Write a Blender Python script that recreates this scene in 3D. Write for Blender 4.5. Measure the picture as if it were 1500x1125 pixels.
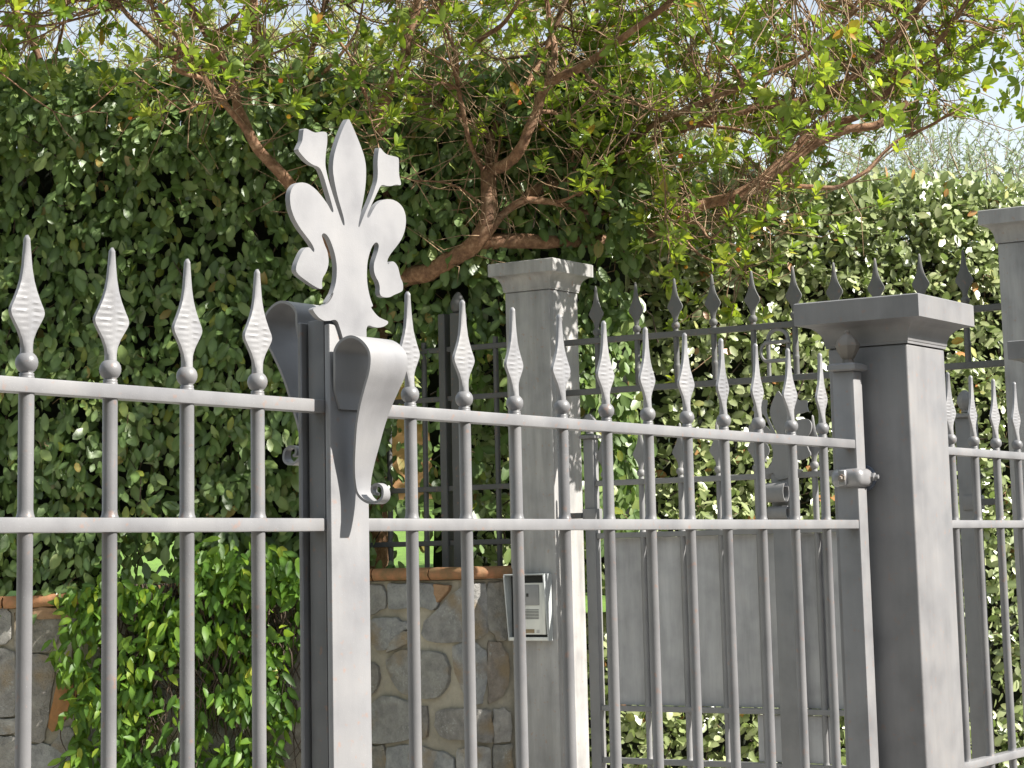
import bpy, bmesh, math, random
import numpy as np
from mathutils import Vector, Matrix, noise
random.seed(7); rng = np.random.default_rng(7)
for o in list(bpy.data.objects): bpy.data.objects.remove(o)
S = bpy.context.scene
col = S.collection
Z0 = 1.5                                     # height of the gates' middle rail above the ground

# ---------------------------------------------------------------- camera
F_PX, CX, CY = 3209.82, 758.58, 349.84
PITCH, ROLL, YAW = 0.14373, -0.02276, 0.99486
CAM = np.array([-2.43487, -2.49825, -0.06403 + Z0])
cp, sp, cr, sr, cyw, syw = math.cos(PITCH), math.sin(PITCH), math.cos(ROLL), math.sin(ROLL), math.cos(YAW), math.sin(YAW)
FW = np.array([syw*cp, cyw*cp, sp]); r0 = np.array([cyw, -syw, 0]); u0 = np.cross(r0, FW)
RT = cr*r0 + sr*u0; UP = -sr*r0 + cr*u0
cam = bpy.data.cameras.new('camera'); camo = bpy.data.objects.new('camera', cam); col.objects.link(camo)
cam.sensor_width = 36; cam.sensor_fit = 'HORIZONTAL'; cam.lens = F_PX/1500*36
cam.shift_x = (750-CX)/1500; cam.shift_y = -(562.5-CY)/1500
cam.clip_start = .05; cam.clip_end = 3000
m = Matrix.Identity(4)
for i in range(3): m[i][0], m[i][1], m[i][2], m[i][3] = RT[i], UP[i], -FW[i], CAM[i]
camo.matrix_world = m
S.camera = camo

# ---------------------------------------------------------------- sky, sun, exposure
SUN_AZ, SUN_EL = math.radians(15), math.radians(39)      # from -Y towards +X
sd = Vector((math.sin(SUN_AZ)*math.cos(SUN_EL), -math.cos(SUN_AZ)*math.cos(SUN_EL), math.sin(SUN_EL)))
W = bpy.data.worlds.new('World'); S.world = W; W.use_nodes = True
nt = W.node_tree; bg = nt.nodes['Background']
sky = nt.nodes.new('ShaderNodeTexSky'); sky.sky_type = 'NISHITA'; sky.sun_disc = False
sky.sun_elevation = SUN_EL; sky.sun_rotation = math.atan2(sd.x, sd.y)
sky.air_density = 1.0; sky.dust_density = 2.0; sky.ozone_density = 1.
gtc = nt.nodes.new('ShaderNodeTexCoord'); gsp = nt.nodes.new('ShaderNodeSeparateXYZ'); nt.links.new(gtc.outputs['Generated'], gsp.inputs[0])
hz = nt.nodes.new('ShaderNodeValToRGB'); nt.links.new(gsp.outputs[2], hz.inputs[0])      # thin bright summer haze, thickest at the horizon
for e_, (p_, v_) in zip([hz.color_ramp.elements[0], hz.color_ramp.elements[1], hz.color_ramp.elements.new(.3), hz.color_ramp.elements.new(.12)], ((0, .95), (.75, .0), (.3, .62), (.12, .9))): e_.position = p_; e_.color = (v_, v_, v_, 1)
hm = nt.nodes.new('ShaderNodeMix'); hm.data_type = 'RGBA'; nt.links.new(hz.outputs[0], hm.inputs[0]); nt.links.new(sky.outputs[0], hm.inputs[6]); hm.inputs[7].default_value = (9.3, 10.2, 11.0, 1)
nt.links.new(hm.outputs[2], bg.inputs[0]); bg.inputs[1].default_value = 0.051
sun = bpy.data.lights.new('sun', 'SUN'); sun.energy = 5.0; sun.angle = math.radians(.55); sun.color = (1, .955, .88)
suno = bpy.data.objects.new('sun', sun); col.objects.link(suno); suno.location = (0, -5, 8)
suno.rotation_euler = sd.to_track_quat('Z', 'Y').to_euler()
vs = S.view_settings; vs.view_transform = 'Standard'; vs.look = 'None'; vs.gamma = 1; vs.use_curve_mapping = False
vs.exposure = 1.28
S.cycles.max_bounces = 8; S.cycles.transparent_max_bounces = 8; S.cycles.diffuse_bounces = 4

# ---------------------------------------------------------------- helpers
def ray(x, y): return FW + (x-CX)/F_PX*RT - (y-CY)/F_PX*UP
def on_y(x, y, Y=0.):
    r = ray(x, y); return CAM + r*((Y-CAM[1])/r[1])
def on_x(x, y, X=0.):
    r = ray(x, y); return CAM + r*((X-CAM[0])/r[0])
def at_d(x, y, d): return CAM + ray(x, y)*d
def proj(P):
    d = np.asarray(P, float)-CAM; z = d@FW
    return CX+F_PX*(d@RT)/z, CY-F_PX*(d@UP)/z, z

def tag(o, label=None, cat=None, group=None, kind=None):
    if label: o['label'] = label
    if cat: o['category'] = cat
    if group: o['group'] = group
    if kind: o['kind'] = kind
    return o
def thing(name, label, cat, loc=(0, 0, 0), group=None):
    o = bpy.data.objects.new(name, None); col.objects.link(o); o.location = loc; o.empty_display_size = .1
    return tag(o, label, cat, group)
def wloc(o):
    v = Vector((0, 0, 0))
    while o: v += o.location; o = o.parent
    return v
def mesh_from(name, verts, faces, mat, smooth=False):
    me = bpy.data.meshes.new(name); me.from_pydata([tuple(v) for v in verts], [], faces)
    if smooth: me.shade_smooth()
    me.materials.append(mat); me.update(); return me
def put(name, me, parent=None, loc=(0, 0, 0), label=None):
    o = bpy.data.objects.new(name, me); col.objects.link(o); o.location = loc
    if parent: o.parent = parent
    if label: o['label'] = label
    return o
def finish(name, bm, mat, parent=None, smooth=False, world=True, label=None, auto=None):
    """links a bmesh as ONE mesh object; world=True: its vertices are in world space"""
    me = bpy.data.meshes.new(name)
    bmesh.ops.recalc_face_normals(bm, faces=bm.faces[:])
    if world and parent: bmesh.ops.translate(bm, verts=bm.verts[:], vec=-wloc(parent))
    bm.to_mesh(me); bm.free()
    if auto:
        for p in me.polygons: p.use_smooth = True
        me.set_sharp_from_angle(angle=math.radians(auto))
    elif smooth: me.shade_smooth()
    me.materials.append(mat)
    return put(name, me, parent, label=label)
def box(bm, lo, hi, bev=0., seg=1):
    lo = Vector(lo); hi = Vector(hi)
    r = bmesh.ops.create_cube(bm, size=1); vs_ = r['verts']
    for v in vs_:
        v.co = Vector(((lo.x+hi.x)/2+v.co.x*(hi.x-lo.x), (lo.y+hi.y)/2+v.co.y*(hi.y-lo.y), (lo.z+hi.z)/2+v.co.z*(hi.z-lo.z)))
    if bev:
        es = list({e for v in vs_ for e in v.link_edges})
        bmesh.ops.bevel(bm, geom=es, offset=bev, segments=seg, affect='EDGES', profile=.5)
def lathe(bm, prof, c=(0, 0, 0), n=16, square=False, rot=0.):
    """prof: list of (radius, z)"""
    rings = []
    for r, z in prof:
        if square: pts = [(r*sx, r*sy) for sx, sy in ((-1, -1), (1, -1), (1, 1), (-1, 1))]
        else: pts = [(r*math.cos(2*math.pi*k/n+rot), r*math.sin(2*math.pi*k/n+rot)) for k in range(n)]
        rings.append([bm.verts.new((c[0]+x, c[1]+y, c[2]+z)) for x, y in pts])
    k = len(rings[0])
    for a, b in zip(rings, rings[1:]):
        for i in range(k): bm.faces.new((a[i], a[(i+1) % k], b[(i+1) % k], b[i]))
    bm.faces.new(rings[0][::-1]); bm.faces.new(rings[-1])
def tube_np(pts, radii, n=6):
    """verts, quads of a tapered tube along pts"""
    pts = np.asarray(pts, float); k = len(pts)
    t = np.gradient(pts, axis=0); t /= np.linalg.norm(t, axis=1)[:, None]+1e-9
    ref = np.array([0., 0, 1]) if abs(t[0, 2]) < .9 else np.array([1., 0, 0])
    V = []
    a = np.cross(t[0], ref); a /= np.linalg.norm(a)
    for i in range(k):
        a = a-t[i]*(a@t[i]); a /= np.linalg.norm(a)+1e-9; b = np.cross(t[i], a)
        th = np.arange(n)*2*math.pi/n
        V.append(pts[i]+radii[i]*(np.cos(th)[:, None]*a+np.sin(th)[:, None]*b))
    V = np.concatenate(V)
    Q = [(i*n+j, i*n+(j+1) % n, (i+1)*n+(j+1) % n, (i+1)*n+j) for i in range(k-1) for j in range(n)]
    return V, Q
def spline(pts, sub=6):
    pts = [np.asarray(p, float) for p in pts]; out = []
    P = [2*pts[0]-pts[1]]+pts+[2*pts[-1]-pts[-2]]
    for i in range(1, len(P)-2):
        for k in range(sub):
            t = k/sub; a, b, c, d = P[i-1], P[i], P[i+1], P[i+2]
            out.append(.5*((2*b)+(-a+c)*t+(2*a-5*b+4*c-d)*t*t+(-a+3*b-3*c+d)*t**3))
    out.append(pts[-1]); return np.array(out)
def np_mesh(name, V, quads, mat, tone=None, rib=None, smooth=True):
    """fast mesh from arrays; quads may hold -1 in the 4th column for triangles"""
    me = bpy.data.meshes.new(name); V = np.ascontiguousarray(V, np.float32)
    q = np.asarray(quads, np.int32); tri = q[:, 3] < 0
    cnt = np.where(tri, 3, 4).astype(np.int32); start = np.concatenate([[0], np.cumsum(cnt)[:-1]]).astype(np.int32)
    loops = q.reshape(-1)[(np.stack([np.ones(len(q), bool)]*3+[~tri], 1)).reshape(-1)]
    me.vertices.add(len(V)); me.vertices.foreach_set('co', V.reshape(-1))
    me.loops.add(len(loops)); me.loops.foreach_set('vertex_index', loops.astype(np.int32))
    me.polygons.add(len(q)); me.polygons.foreach_set('loop_start', start)
    me.polygons.foreach_set('use_smooth', np.full(len(q), smooth, bool))
    for nm, arr in (('tone', tone), ('rib', rib)):
        if arr is not None:
            a = me.attributes.new(nm, 'FLOAT', 'POINT'); a.data.foreach_set('value', np.ascontiguousarray(arr, np.float32))
    me.materials.append(mat); me.update(calc_edges=True); me.validate(); return me

# ---------------------------------------------------------------- materials
def new_mat(name):
    mt = bpy.data.materials.new(name); mt.use_nodes = True; t = mt.node_tree
    return mt, t, t.nodes['Principled BSDF']
def N(t, kind, **kw):
    n = t.nodes.new(kind)
    for k, v in kw.items():
        if k in n.inputs: n.inputs[k].default_value = v
        else: setattr(n, k, v)
    return n
def ramp(t, stops, fac=None):
    n = t.nodes.new('ShaderNodeValToRGB'); e = n.color_ramp.elements
    while len(e) < len(stops): e.new(.5)
    for k, (p, c) in enumerate(stops): e[k].position = p; e[k].color = (*c, 1) if len(c) == 3 else c
    if fac is not None: t.links.new(fac, n.inputs[0])
    return n
def mixc(t, fac, a, b, mode='MIX'):
    n = t.nodes.new('ShaderNodeMix'); n.data_type = 'RGBA'; n.blend_type = mode
    for i, s in ((0, fac), (6, a), (7, b)):
        if hasattr(s, 'is_output'): t.links.new(s, n.inputs[i])
        elif i == 0: n.inputs[0].default_value = s
        else: n.inputs[i].default_value = (*s, 1)
    return n.outputs[2]
def g(v): return (v*.985, v*.975, v*1.0)
def paint(name, c, rough=.5, rust=.28, speck=.35, metal=.0, bump=.12, streak=.5):
    mt, t, b = new_mat(name)
    tc = N(t, 'ShaderNodeTexCoord'); ob = N(t, 'ShaderNodeObjectInfo')
    add = N(t, 'ShaderNodeVectorMath', operation='ADD'); t.links.new(tc.outputs['Object'], add.inputs[0]); t.links.new(ob.outputs['Random'], add.inputs[1])
    mp = N(t, 'ShaderNodeMapping'); mp.inputs['Scale'].default_value = (14, 14, 1.6); t.links.new(add.outputs[0], mp.inputs[0])
    n1 = N(t, 'ShaderNodeTexNoise', Scale=1., Detail=6., Roughness=.65); t.links.new(mp.outputs[0], n1.inputs[0])
    n2 = N(t, 'ShaderNodeTexNoise', Scale=9., Detail=5.); t.links.new(add.outputs[0], n2.inputs[0])
    n3 = N(t, 'ShaderNodeTexNoise', Scale=420., Detail=2.); t.links.new(add.outputs[0], n3.inputs[0])
    n4 = N(t, 'ShaderNodeTexNoise', Scale=60., Detail=4.); t.links.new(add.outputs[0], n4.inputs[0])
    lo = tuple(x*(1-.16*streak) for x in c); hi = tuple(min(1, x*(1+.14*streak)) for x in c)
    r1 = ramp(t, [(.3, lo), (.72, hi)], n1.outputs[0])
    r2 = ramp(t, [(.3, (.80, .80, .81)), (.5, (.98, .98, .98)), (.7, (1.08, 1.07, 1.05))], n2.outputs[0])
    c1 = mixc(t, 1., r1.outputs[0], r2.outputs[0], 'MULTIPLY')
    rs = ramp(t, [(.62, (0, 0, 0)), (.72, (1, 1, 1))], n4.outputs[0])
    mr = N(t, 'ShaderNodeMath', operation='MULTIPLY'); t.links.new(rs.outputs[0], mr.inputs[0]); mr.inputs[1].default_value = rust
    c2 = mixc(t, mr.outputs[0], c1, (.30, .13, .06))
    sk = ramp(t, [(.70, (0, 0, 0)), (.76, (1, 1, 1))], n3.outputs[0])
    ms = N(t, 'ShaderNodeMath', operation='MULTIPLY'); t.links.new(sk.outputs[0], ms.inputs[0]); ms.inputs[1].default_value = speck
    c3 = mixc(t, ms.outputs[0], c2, tuple(min(1, x*1.9+.1) for x in c))
    t.links.new(c3, b.inputs['Base Color'])
    rr = ramp(t, [(.3, (rough-.08,)*3), (.7, (rough+.12,)*3)], n2.outputs[0]); t.links.new(rr.outputs[0], b.inputs['Roughness'])
    b.inputs['Metallic'].default_value = metal
    bp = N(t, 'ShaderNodeBump', Strength=bump, Distance=.002)
    mh = N(t, 'ShaderNodeMath', operation='ADD'); t.links.new(n3.outputs[0], mh.inputs[0]); t.links.new(n4.outputs[0], mh.inputs[1])
    t.links.new(mh.outputs[0], bp.inputs['Height']); t.links.new(bp.outputs[0], b.inputs['Normal'])
    return mt
M_bar = paint('grey gate paint', g(.160), .42)
M_rail = paint('grey rail paint', g(.195), .42, rust=.3)
M_post = paint('pale grey post paint', g(.20), .45, speck=.2)
M_spear = paint('light grey spear paint', g(.235), .4, rust=0)
M_fleur = paint('pale grey plate paint', g(.235), .5, rust=0, speck=.1, streak=.3)
M_pillar = paint('street pillar paint', (.178, .174, .176), .5, rust=.2, streak=.8, speck=.15)
M_pillar2 = paint('inner pillar paint', (.30, .292, .285), .55, rust=.35, speck=.1, streak=1.8)
M_inner = paint('inner gate paint', (.19, .187, .188), .55, rust=.1, speck=.1)
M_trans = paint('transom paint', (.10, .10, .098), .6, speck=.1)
M_dark = paint('dark fence paint', (.08, .08, .08), .6, speck=.1)
M_sheet = paint('panel sheet paint', (.35, .345, .35), .55, rust=.05, speck=.05, streak=1.5)
M_budd = paint('weathered finial paint', (.17, .15, .13), .6, rust=.4)
M_inter_b = paint('blue grey housing paint', (.40, .42, .42), .4, rust=0, speck=0)
M_inter_w = paint('off white panel', (.62, .62, .58), .4, rust=0, speck=0, bump=.02)
M_inter_g = paint('grey speaker grille', (.25, .25, .25), .4, rust=0, speck=0)
M_black = paint('black plastic', (.02, .02, .02), .5, rust=0, speck=0)
M_brass = paint('brass name plate', (.30, .22, .12), .4, rust=0, speck=0)

def leaf_mat(name, stops, back, rough=.38, trans=.35, tcol=(.25, .42, .05), spec=.5, backmix=.6):
    mt, t, b = new_mat(name)
    at = N(t, 'ShaderNodeAttribute', attribute_name='tone'); rb = N(t, 'ShaderNodeAttribute', attribute_name='rib')
    r = ramp(t, stops, at.outputs['Fac'])
    rbm = N(t, 'ShaderNodeMath', operation='MULTIPLY'); t.links.new(rb.outputs['Fac'], rbm.inputs[0]); rbm.inputs[1].default_value = .28
    c1 = mixc(t, rbm.outputs[0], r.outputs[0], tuple(min(1, x*2.2+.05) for x in stops[1][1]))
    geo = N(t, 'ShaderNodeNewGeometry')
    bm_ = N(t, 'ShaderNodeMath', operation='MULTIPLY'); t.links.new(geo.outputs['Backfacing'], bm_.inputs[0]); bm_.inputs[1].default_value = backmix
    c2 = mixc(t, bm_.outputs[0], c1, back)
    t.links.new(c2, b.inputs['Base Color']); b.inputs['Roughness'].default_value = rough
    b.inputs['Specular IOR Level'].default_value = spec
    tr = N(t, 'ShaderNodeBsdfTranslucent'); tm = mixc(t, .55, c1, tcol); t.links.new(tm, tr.inputs[0])
    ms = N(t, 'ShaderNodeMixShader'); ms.inputs[0].default_value = trans
    t.links.new(b.outputs[0], ms.inputs[1]); t.links.new(tr.outputs[0], ms.inputs[2])
    t.links.new(ms.outputs[0], t.nodes['Material Output'].inputs[0])
    return mt
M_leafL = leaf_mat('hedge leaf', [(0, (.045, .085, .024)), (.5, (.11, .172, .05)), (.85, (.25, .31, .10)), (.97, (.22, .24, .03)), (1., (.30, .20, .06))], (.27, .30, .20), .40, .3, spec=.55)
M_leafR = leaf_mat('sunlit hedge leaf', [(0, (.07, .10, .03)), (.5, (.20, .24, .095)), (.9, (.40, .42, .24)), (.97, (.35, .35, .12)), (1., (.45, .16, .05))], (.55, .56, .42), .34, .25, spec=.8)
M_leafT = leaf_mat('strawberry tree leaf', [(0, (.028, .06, .010)), (.5, (.088, .155, .016)), (.85, (.23, .30, .025)), (.96, (.45, .38, .03)), (1., (.45, .17, .03))], (.25, .32, .08), .30, .45, (.46, .60, .03), .5, .5)
M_leafC = leaf_mat('climber leaf', [(0, (.02, .06, .008)), (.5, (.075, .16, .016)), (.85, (.18, .28, .025)), (1., (.42, .40, .04))], (.13, .22, .04), .45, .42, (.34, .5, .03), .35)
M_leafO = leaf_mat('olive leaf', [(0, (.11, .14, .07)), (.5, (.21, .25, .15)), (1., (.34, .38, .26))], (.42, .46, .38), .5, .35, (.4, .5, .25))
M_leafY = leaf_mat('yellowing tree leaf', [(0, (.10, .14, .03)), (.5, (.22, .26, .07)), (.9, (.38, .38, .14)), (1., (.5, .25, .05))], (.35, .38, .2), .5, .4, (.5, .5, .15))
def bark(name, a, bcol, c, sc=30.):
    mt, t, b = new_mat(name); tc = N(t, 'ShaderNodeTexCoord')
    n1 = N(t, 'ShaderNodeTexNoise', Scale=sc, Detail=8., Roughness=.7); t.links.new(tc.outputs['Object'], n1.inputs[0])
    n2 = N(t, 'ShaderNodeTexNoise', Scale=4., Detail=3.); t.links.new(tc.outputs['Object'], n2.inputs[0])
    r = ramp(t, [(.3, a), (.5, bcol), (.7, c)], n1.outputs[0]); r2 = ramp(t, [(.35, (.7, .7, .7)), (.65, (1.1, 1.05, 1.))], n2.outputs[0])
    t.links.new(mixc(t, 1., r.outputs[0], r2.outputs[0], 'MULTIPLY'), b.inputs['Base Color']); b.inputs['Roughness'].default_value = .85
    bp = N(t, 'ShaderNodeBump', Strength=.8, Distance=.01); t.links.new(n1.outputs[0], bp.inputs['Height']); t.links.new(bp.outputs[0], b.inputs['Normal'])
    return mt
M_bark = bark('reddish bark', (.08, .042, .025), (.23, .125, .07), (.40, .27, .17))
M_twig = bark('twig bark', (.13, .085, .05), (.29, .19, .11), (.44, .34, .22), 60)
M_twigd = bark('hedge wood', (.03, .022, .015), (.07, .05, .035), (.13, .09, .06), 40)
M_twigp = bark('pale twig bark', (.14, .10, .07), (.26, .20, .14), (.40, .33, .25), 40)

# ---------------------------------------------------------------- ground, lawn, road
def sheet(name, pts, mat, kind='structure'):
    o = put(name, mesh_from(name, pts, [tuple(range(len(pts)))], mat)); return tag(o, kind=kind)
def rough_mat(name, a, bcol, sc=40., rough=.9, bump=.4):
    mt, t, b = new_mat(name); tc = N(t, 'ShaderNodeTexCoord')
    n1 = N(t, 'ShaderNodeTexNoise', Scale=sc, Detail=8., Roughness=.7); t.links.new(tc.outputs['Object'], n1.inputs[0])
    n2 = N(t, 'ShaderNodeTexNoise', Scale=sc*.06, Detail=4.); t.links.new(tc.outputs['Object'], n2.inputs[0])
    r = ramp(t, [(.3, a), (.7, bcol)], n1.outputs[0]); r2 = ramp(t, [(.35, (.75, .75, .75)), (.65, (1.1, 1.1, 1.1))], n2.outputs[0])
    t.links.new(mixc(t, 1., r.outputs[0], r2.outputs[0], 'MULTIPLY'), b.inputs['Base Color']); b.inputs['Roughness'].default_value = rough
    bp = N(t, 'ShaderNodeBump', Strength=bump, Distance=.01); t.links.new(n1.outputs[0], bp.inputs['Height']); t.links.new(bp.outputs[0], b.inputs['Normal'])
    return mt
M_asph = rough_mat('asphalt', (.04, .04, .04), (.065, .063, .06), 120)
M_pave = rough_mat('pale paving', (.20, .19, .17), (.30, .28, .25), 60)
M_soil = rough_mat('garden soil', (.05, .035, .025), (.10, .075, .05), 20)
M_lawn = rough_mat('lawn', (.07, .15, .02), (.16, .27, .04), 50)
sheet('ground', [(-900, -900, -.12), (900, -900, -.12), (900, 900, -.12), (-900, 900, -.12)], M_soil)
sheet('road', [(-40, -9, -.10), (60, -9, -.10), (60, -1.6, -.10), (-40, -1.6, -.10)], M_asph)
bm = bmesh.new(); box(bm, (-40, -1.6, -.3), (60, .45, .0), .01); tag(finish('pavement', bm, M_pave), kind='structure')
bm = bmesh.new(); box(bm, (-3, .455, -.3), (9, 6.5, -.012)); tag(finish('driveway', bm, rough_mat('pale gravel concrete', (.42, .40, .36), (.55, .52, .47), 60)), kind='structure')

# invented dark slopes left of and behind the street, added to cut sky fill
hv, hf = [], []; nA, nR = 60, 9
for i in range(nA):
    a = math.radians(120+i*200/(nA-1))
    for j in range(nR):
        t = j/(nR-1); rr_ = 24+34*t; h = -.3+17*math.sin(min(1, t*1.35)*math.pi/2)**1.2*(1+.22*noise.noise((a*3, t*3, 0)))+(.9*noise.noise((a*40, t*18, 2)) if j else 0)
        hv.append((-2+rr_*math.cos(a), -2+rr_*math.sin(a), h))
for i in range(nA-1):
    for j in range(nR-1): hf.append((i*nR+j, (i+1)*nR+j, (i+1)*nR+j+1, i*nR+j+1))
tag(put('added_sky_blocker', mesh_from('added_sky_blocker', hv, hf, rough_mat('dark sky blocker', (.03, .045, .015), (.07, .085, .03), 3.), True)), kind='structure')

# the stone wall's line in plan (front face): from the inner pillar, along, then turning to the left of the picture
WL = [np.array(p) for p in ((5.56, 2.70), (5.47, 2.80), (5.365, 2.885), (5.375, 3.05), (5.385, 3.48), (5.12, 3.90), (4.20, 5.30), (3.55, 6.30))]
WLd = np.concatenate([[0], np.cumsum([np.linalg.norm(b-a) for a, b in zip(WL, WL[1:])])])
def wall_pt(u, off=0.):
    """point on the wall's line at arc length u, pushed 'off' metres out of the garden"""
    u = min(max(u, 0), WLd[-1]-1e-6); k = int(np.searchsorted(WLd, u, 'right'))-1
    d = WL[k+1]-WL[k]; d = d/np.linalg.norm(d); p = WL[k]+d*(u-WLd[k])
    def nrm(j):
        j = min(max(j, 0), len(WL)-2); e = WL[j+1]-WL[j]; e = e/np.linalg.norm(e); return np.array([-e[1], e[0]])
    L = WLd[k+1]-WLd[k]; s = (u-WLd[k])/L
    n = nrm(k)*(1-abs(s-.5)) + (nrm(k+1) if s > .5 else nrm(k-1))*abs(s-.5)
    n /= np.linalg.norm(n)
    return p+n*off, n
def wall_hit(px, py):
    """(u, z) where the sight line meets the wall's line"""
    r = ray(px, py); best = None
    for k in range(len(WL)-1):
        a, b = WL[k], WL[k+1]; e = b-a
        A = np.array([[r[0], -e[0]], [r[1], -e[1]]])
        try: t, s = np.linalg.solve(A, a-CAM[:2])
        except Exception: continue
        if -.02 <= s <= 1.02 and t > 0 and (best is None or t < best[0]): best = (t, WLd[k]+s*(WLd[k+1]-WLd[k]))
    if best is None: return None
    return best[1], CAM[2]+best[0]*r[2]
def wall_top(u): return Z0-.16-.085*min(1, max(0, (u-.9)/1.4))    # underside of the coping

# lawn rising behind the wall
lv, lf = [], []
gx = np.linspace(0, 26, 27); gu = np.linspace(-14, 18, 33)
e1 = np.array([.547, -.837]); e2 = np.array([.837, .547]); o0 = np.array([5.75, 3.3])
for i, a in enumerate(gx):
    for j, b_ in enumerate(gu):
        p = o0+e2*(a+.05)+e1*b_
        z = Z0-.32+.085*min(a, 9)+.03*noise.noise((p[0]*.5, p[1]*.5, 0))
        lv.append((p[0], p[1], z))
n_ = len(gu)
for i in range(len(gx)-1):
    for j in range(n_-1): lf.append((i*n_+j, i*n_+j+1, (i+1)*n_+j+1, (i+1)*n_+j))
def lawn_h(x, y):
    a = max(0., float((np.array([x, y])-o0)@e2)); return Z0-.32+.085*min(a, 9)
# the lawn must not come forward of the inner gate: keep only cells behind it
lf = [f for f in lf if not (lv[f[0]][0] > 5.9 and min((lv[i][0]-6.75)*.6+(lv[i][1]-3.1)*.8 for i in f) < .05)]
lf = [f for f in lf if not (lv[f[0]][0] > 5.0 and lv[f[0]][1] < 2.6 and lv[f[0]][0]+lv[f[0]][1]*.75 < 8.6)]
tag(put('lawn', mesh_from('lawn', lv, lf, M_lawn, True)), kind='structure')

# ---------------------------------------------------------------- gate hardware meshes
def spear_mesh(mat, rows=64, cols=10, seed=3):
    prof = [(.050, .0090), (.060, .0095), (.072, .0120), (.086, .0185), (.098, .0270), (.109, .0345), (.1155, .0365), (.122, .0345), (.135, .0270), (.150, .0195), (.165, .0140), (.185, .0096), (.205, .0072), (.222, .0052), (.231, .0044), (.2355, .0026), (.237, .0008)]
    zs = np.concatenate([np.linspace(.050, .231, rows), [.2335, .2358, .237]])
    hw = np.interp(zs, [p[0] for p in prof], [p[1] for p in prof])
    V, Q = [], []; r = random.Random(seed)
    ph = [[r.uniform(-.25, .25) for _ in range(40)] for _ in range(2)]
    for side in (-1, 1):
        for i, z in enumerate(zs):
            th = np.interp(z, [.05, .075, .115, .17, .231, .237], [.0085, .0062, .0055, .0058, .0045, .001])
            for j in range(cols+1):
                u = -1+2*j/cols
                rid = .0022*(1-abs(u))
                row = (z-.062)/.0098; w = max(0, 1-abs(z-.118)/.052)
                k = int(row) % 40; d = abs(math.sin(math.pi*(row+ph[0 if u < 0 else 1][k]*.3)))**.7
                row = (z-.062)/.0098+(.45 if u < 0 else 0); k = int(row) % 40; f_ = row-int(row)
                d = math.sin(math.pi*f_)*(.65+1.6*abs(ph[0 if u < 0 else 1][k]))*max(0, math.sin(math.pi*min(1, abs(u)*1.02)))**.6
                dent = .0034*w*(.6-d)
                y = th*(1-.35*abs(u)**2)+rid+dent-.0016*w
                V.append((u*hw[i], side*max(y, .0006)*(1 if abs(u) < 1 else .8), z))
    n = cols+1; R = len(zs)
    for s in (0, 1):
        o = s*R*n
        for i in range(R-1):
            for j in range(cols):
                q = (o+i*n+j, o+i*n+j+1, o+(i+1)*n+j+1, o+(i+1)*n+j); Q.append(q if s == 0 else q[::-1])
    for i in range(R-1):
        for j in (0, cols):
            a, b_, c, d = i*n+j, (i+1)*n+j, R*n+(i+1)*n+j, R*n+i*n+j; Q.append((a, b_, c, d) if j == 0 else (d, c, b_, a))
    me = mesh_from('spear_head', V, Q, mat, True)
    try: me.set_sharp_from_angle(angle=math.radians(38))
    except Exception: pass
    return me
def ball_mesh(mat, b=.0123):
    bm = bmesh.new()
    prof = [(b*1.12, .010), (b*1.0, .0135), (b*.93, .0165), (b*.98, .019)]
    for k in range(9):
        a = -math.pi/2+.55+k*(math.pi-.95)/8; prof.append((.0181*math.cos(a), .036+.0181*math.sin(a)))
    prof.append((.0078, .0535)); lathe(bm, prof, n=20)
    me = bpy.data.meshes.new('ball'); bmesh.ops.recalc_face_normals(bm, faces=bm.faces[:]); bm.to_mesh(me); bm.free(); me.shade_smooth(); me.materials.append(mat); return me
def bar_mesh(mat, z0, z1, rails, r=.0123, n=14):
    """round bar with weld beads on each rail; z relative to middle rail"""
    bm = bmesh.new(); prof = [(r, z0)]
    for zr in sorted(rails):
        if z0+.03 < zr < z1-.02:
            prof += [(r, zr+.0145), (r*1.32, zr+.0122), (r*1.32, zr+.0116), (r*1.14, zr+.0155), (r, zr+.021)]
    prof = [prof[0]]+[p for p in prof[1:]]
    zz = [(r, z0)]
    for zr in sorted(rails):
        if z0+.03 < zr < z1-.02: zz += [(r, zr), (r*1.24, zr+.0108), (r*1.16, zr+.0138), (r*1.05, zr+.018), (r, zr+.024)]
    zz.append((r, z1)); lathe(bm, zz, n=n)
    me = bpy.data.meshes.new('bar'); bmesh.ops.recalc_face_normals(bm, faces=bm.faces[:]); bm.to_mesh(me); bm.free(); me.shade_smooth()
    me.set_sharp_from_angle(angle=math.radians(50)); me.materials.append(mat); return me
SPV = [spear_mesh(M_spear, seed=k) for k in range(5)]; SP, BL = SPV[0], ball_mesh(M_bar)
SPi, BLi = spear_mesh(M_inner, 32, 6), ball_mesh(M_inner)
BAR = bar_mesh(M_bar, -1.38, .215, (0, .215, -.70, -1.36))
def add_bar(parent, loc, me, zr, rotz=0, sp=SP, bl=BL, spear=True):
    b = put('bar', me, parent, loc)
    if spear:
        if sp is SP: sp = random.choice(SPV)
        s = put('spear_head', sp, b, (0, 0, zr)); s.rotation_euler[2] = rotz
        s.rotation_euler[1] = random.uniform(-.018, .018); s.rotation_euler[2] += random.uniform(-.12, .12)
        put('ball', bl, b, (0, 0, zr))
    return b
def rails_x(parent, x0, x1, zs, mat=M_rail, y=(-.0155, .0155), h=.0117):
    for z in zs:
        bm = bmesh.new(); box(bm, (x0, y[0], Z0+z-h), (x1, y[1], Z0+z+h), .0022, 2); finish('rail', bm, mat, parent, auto=40)

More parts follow.
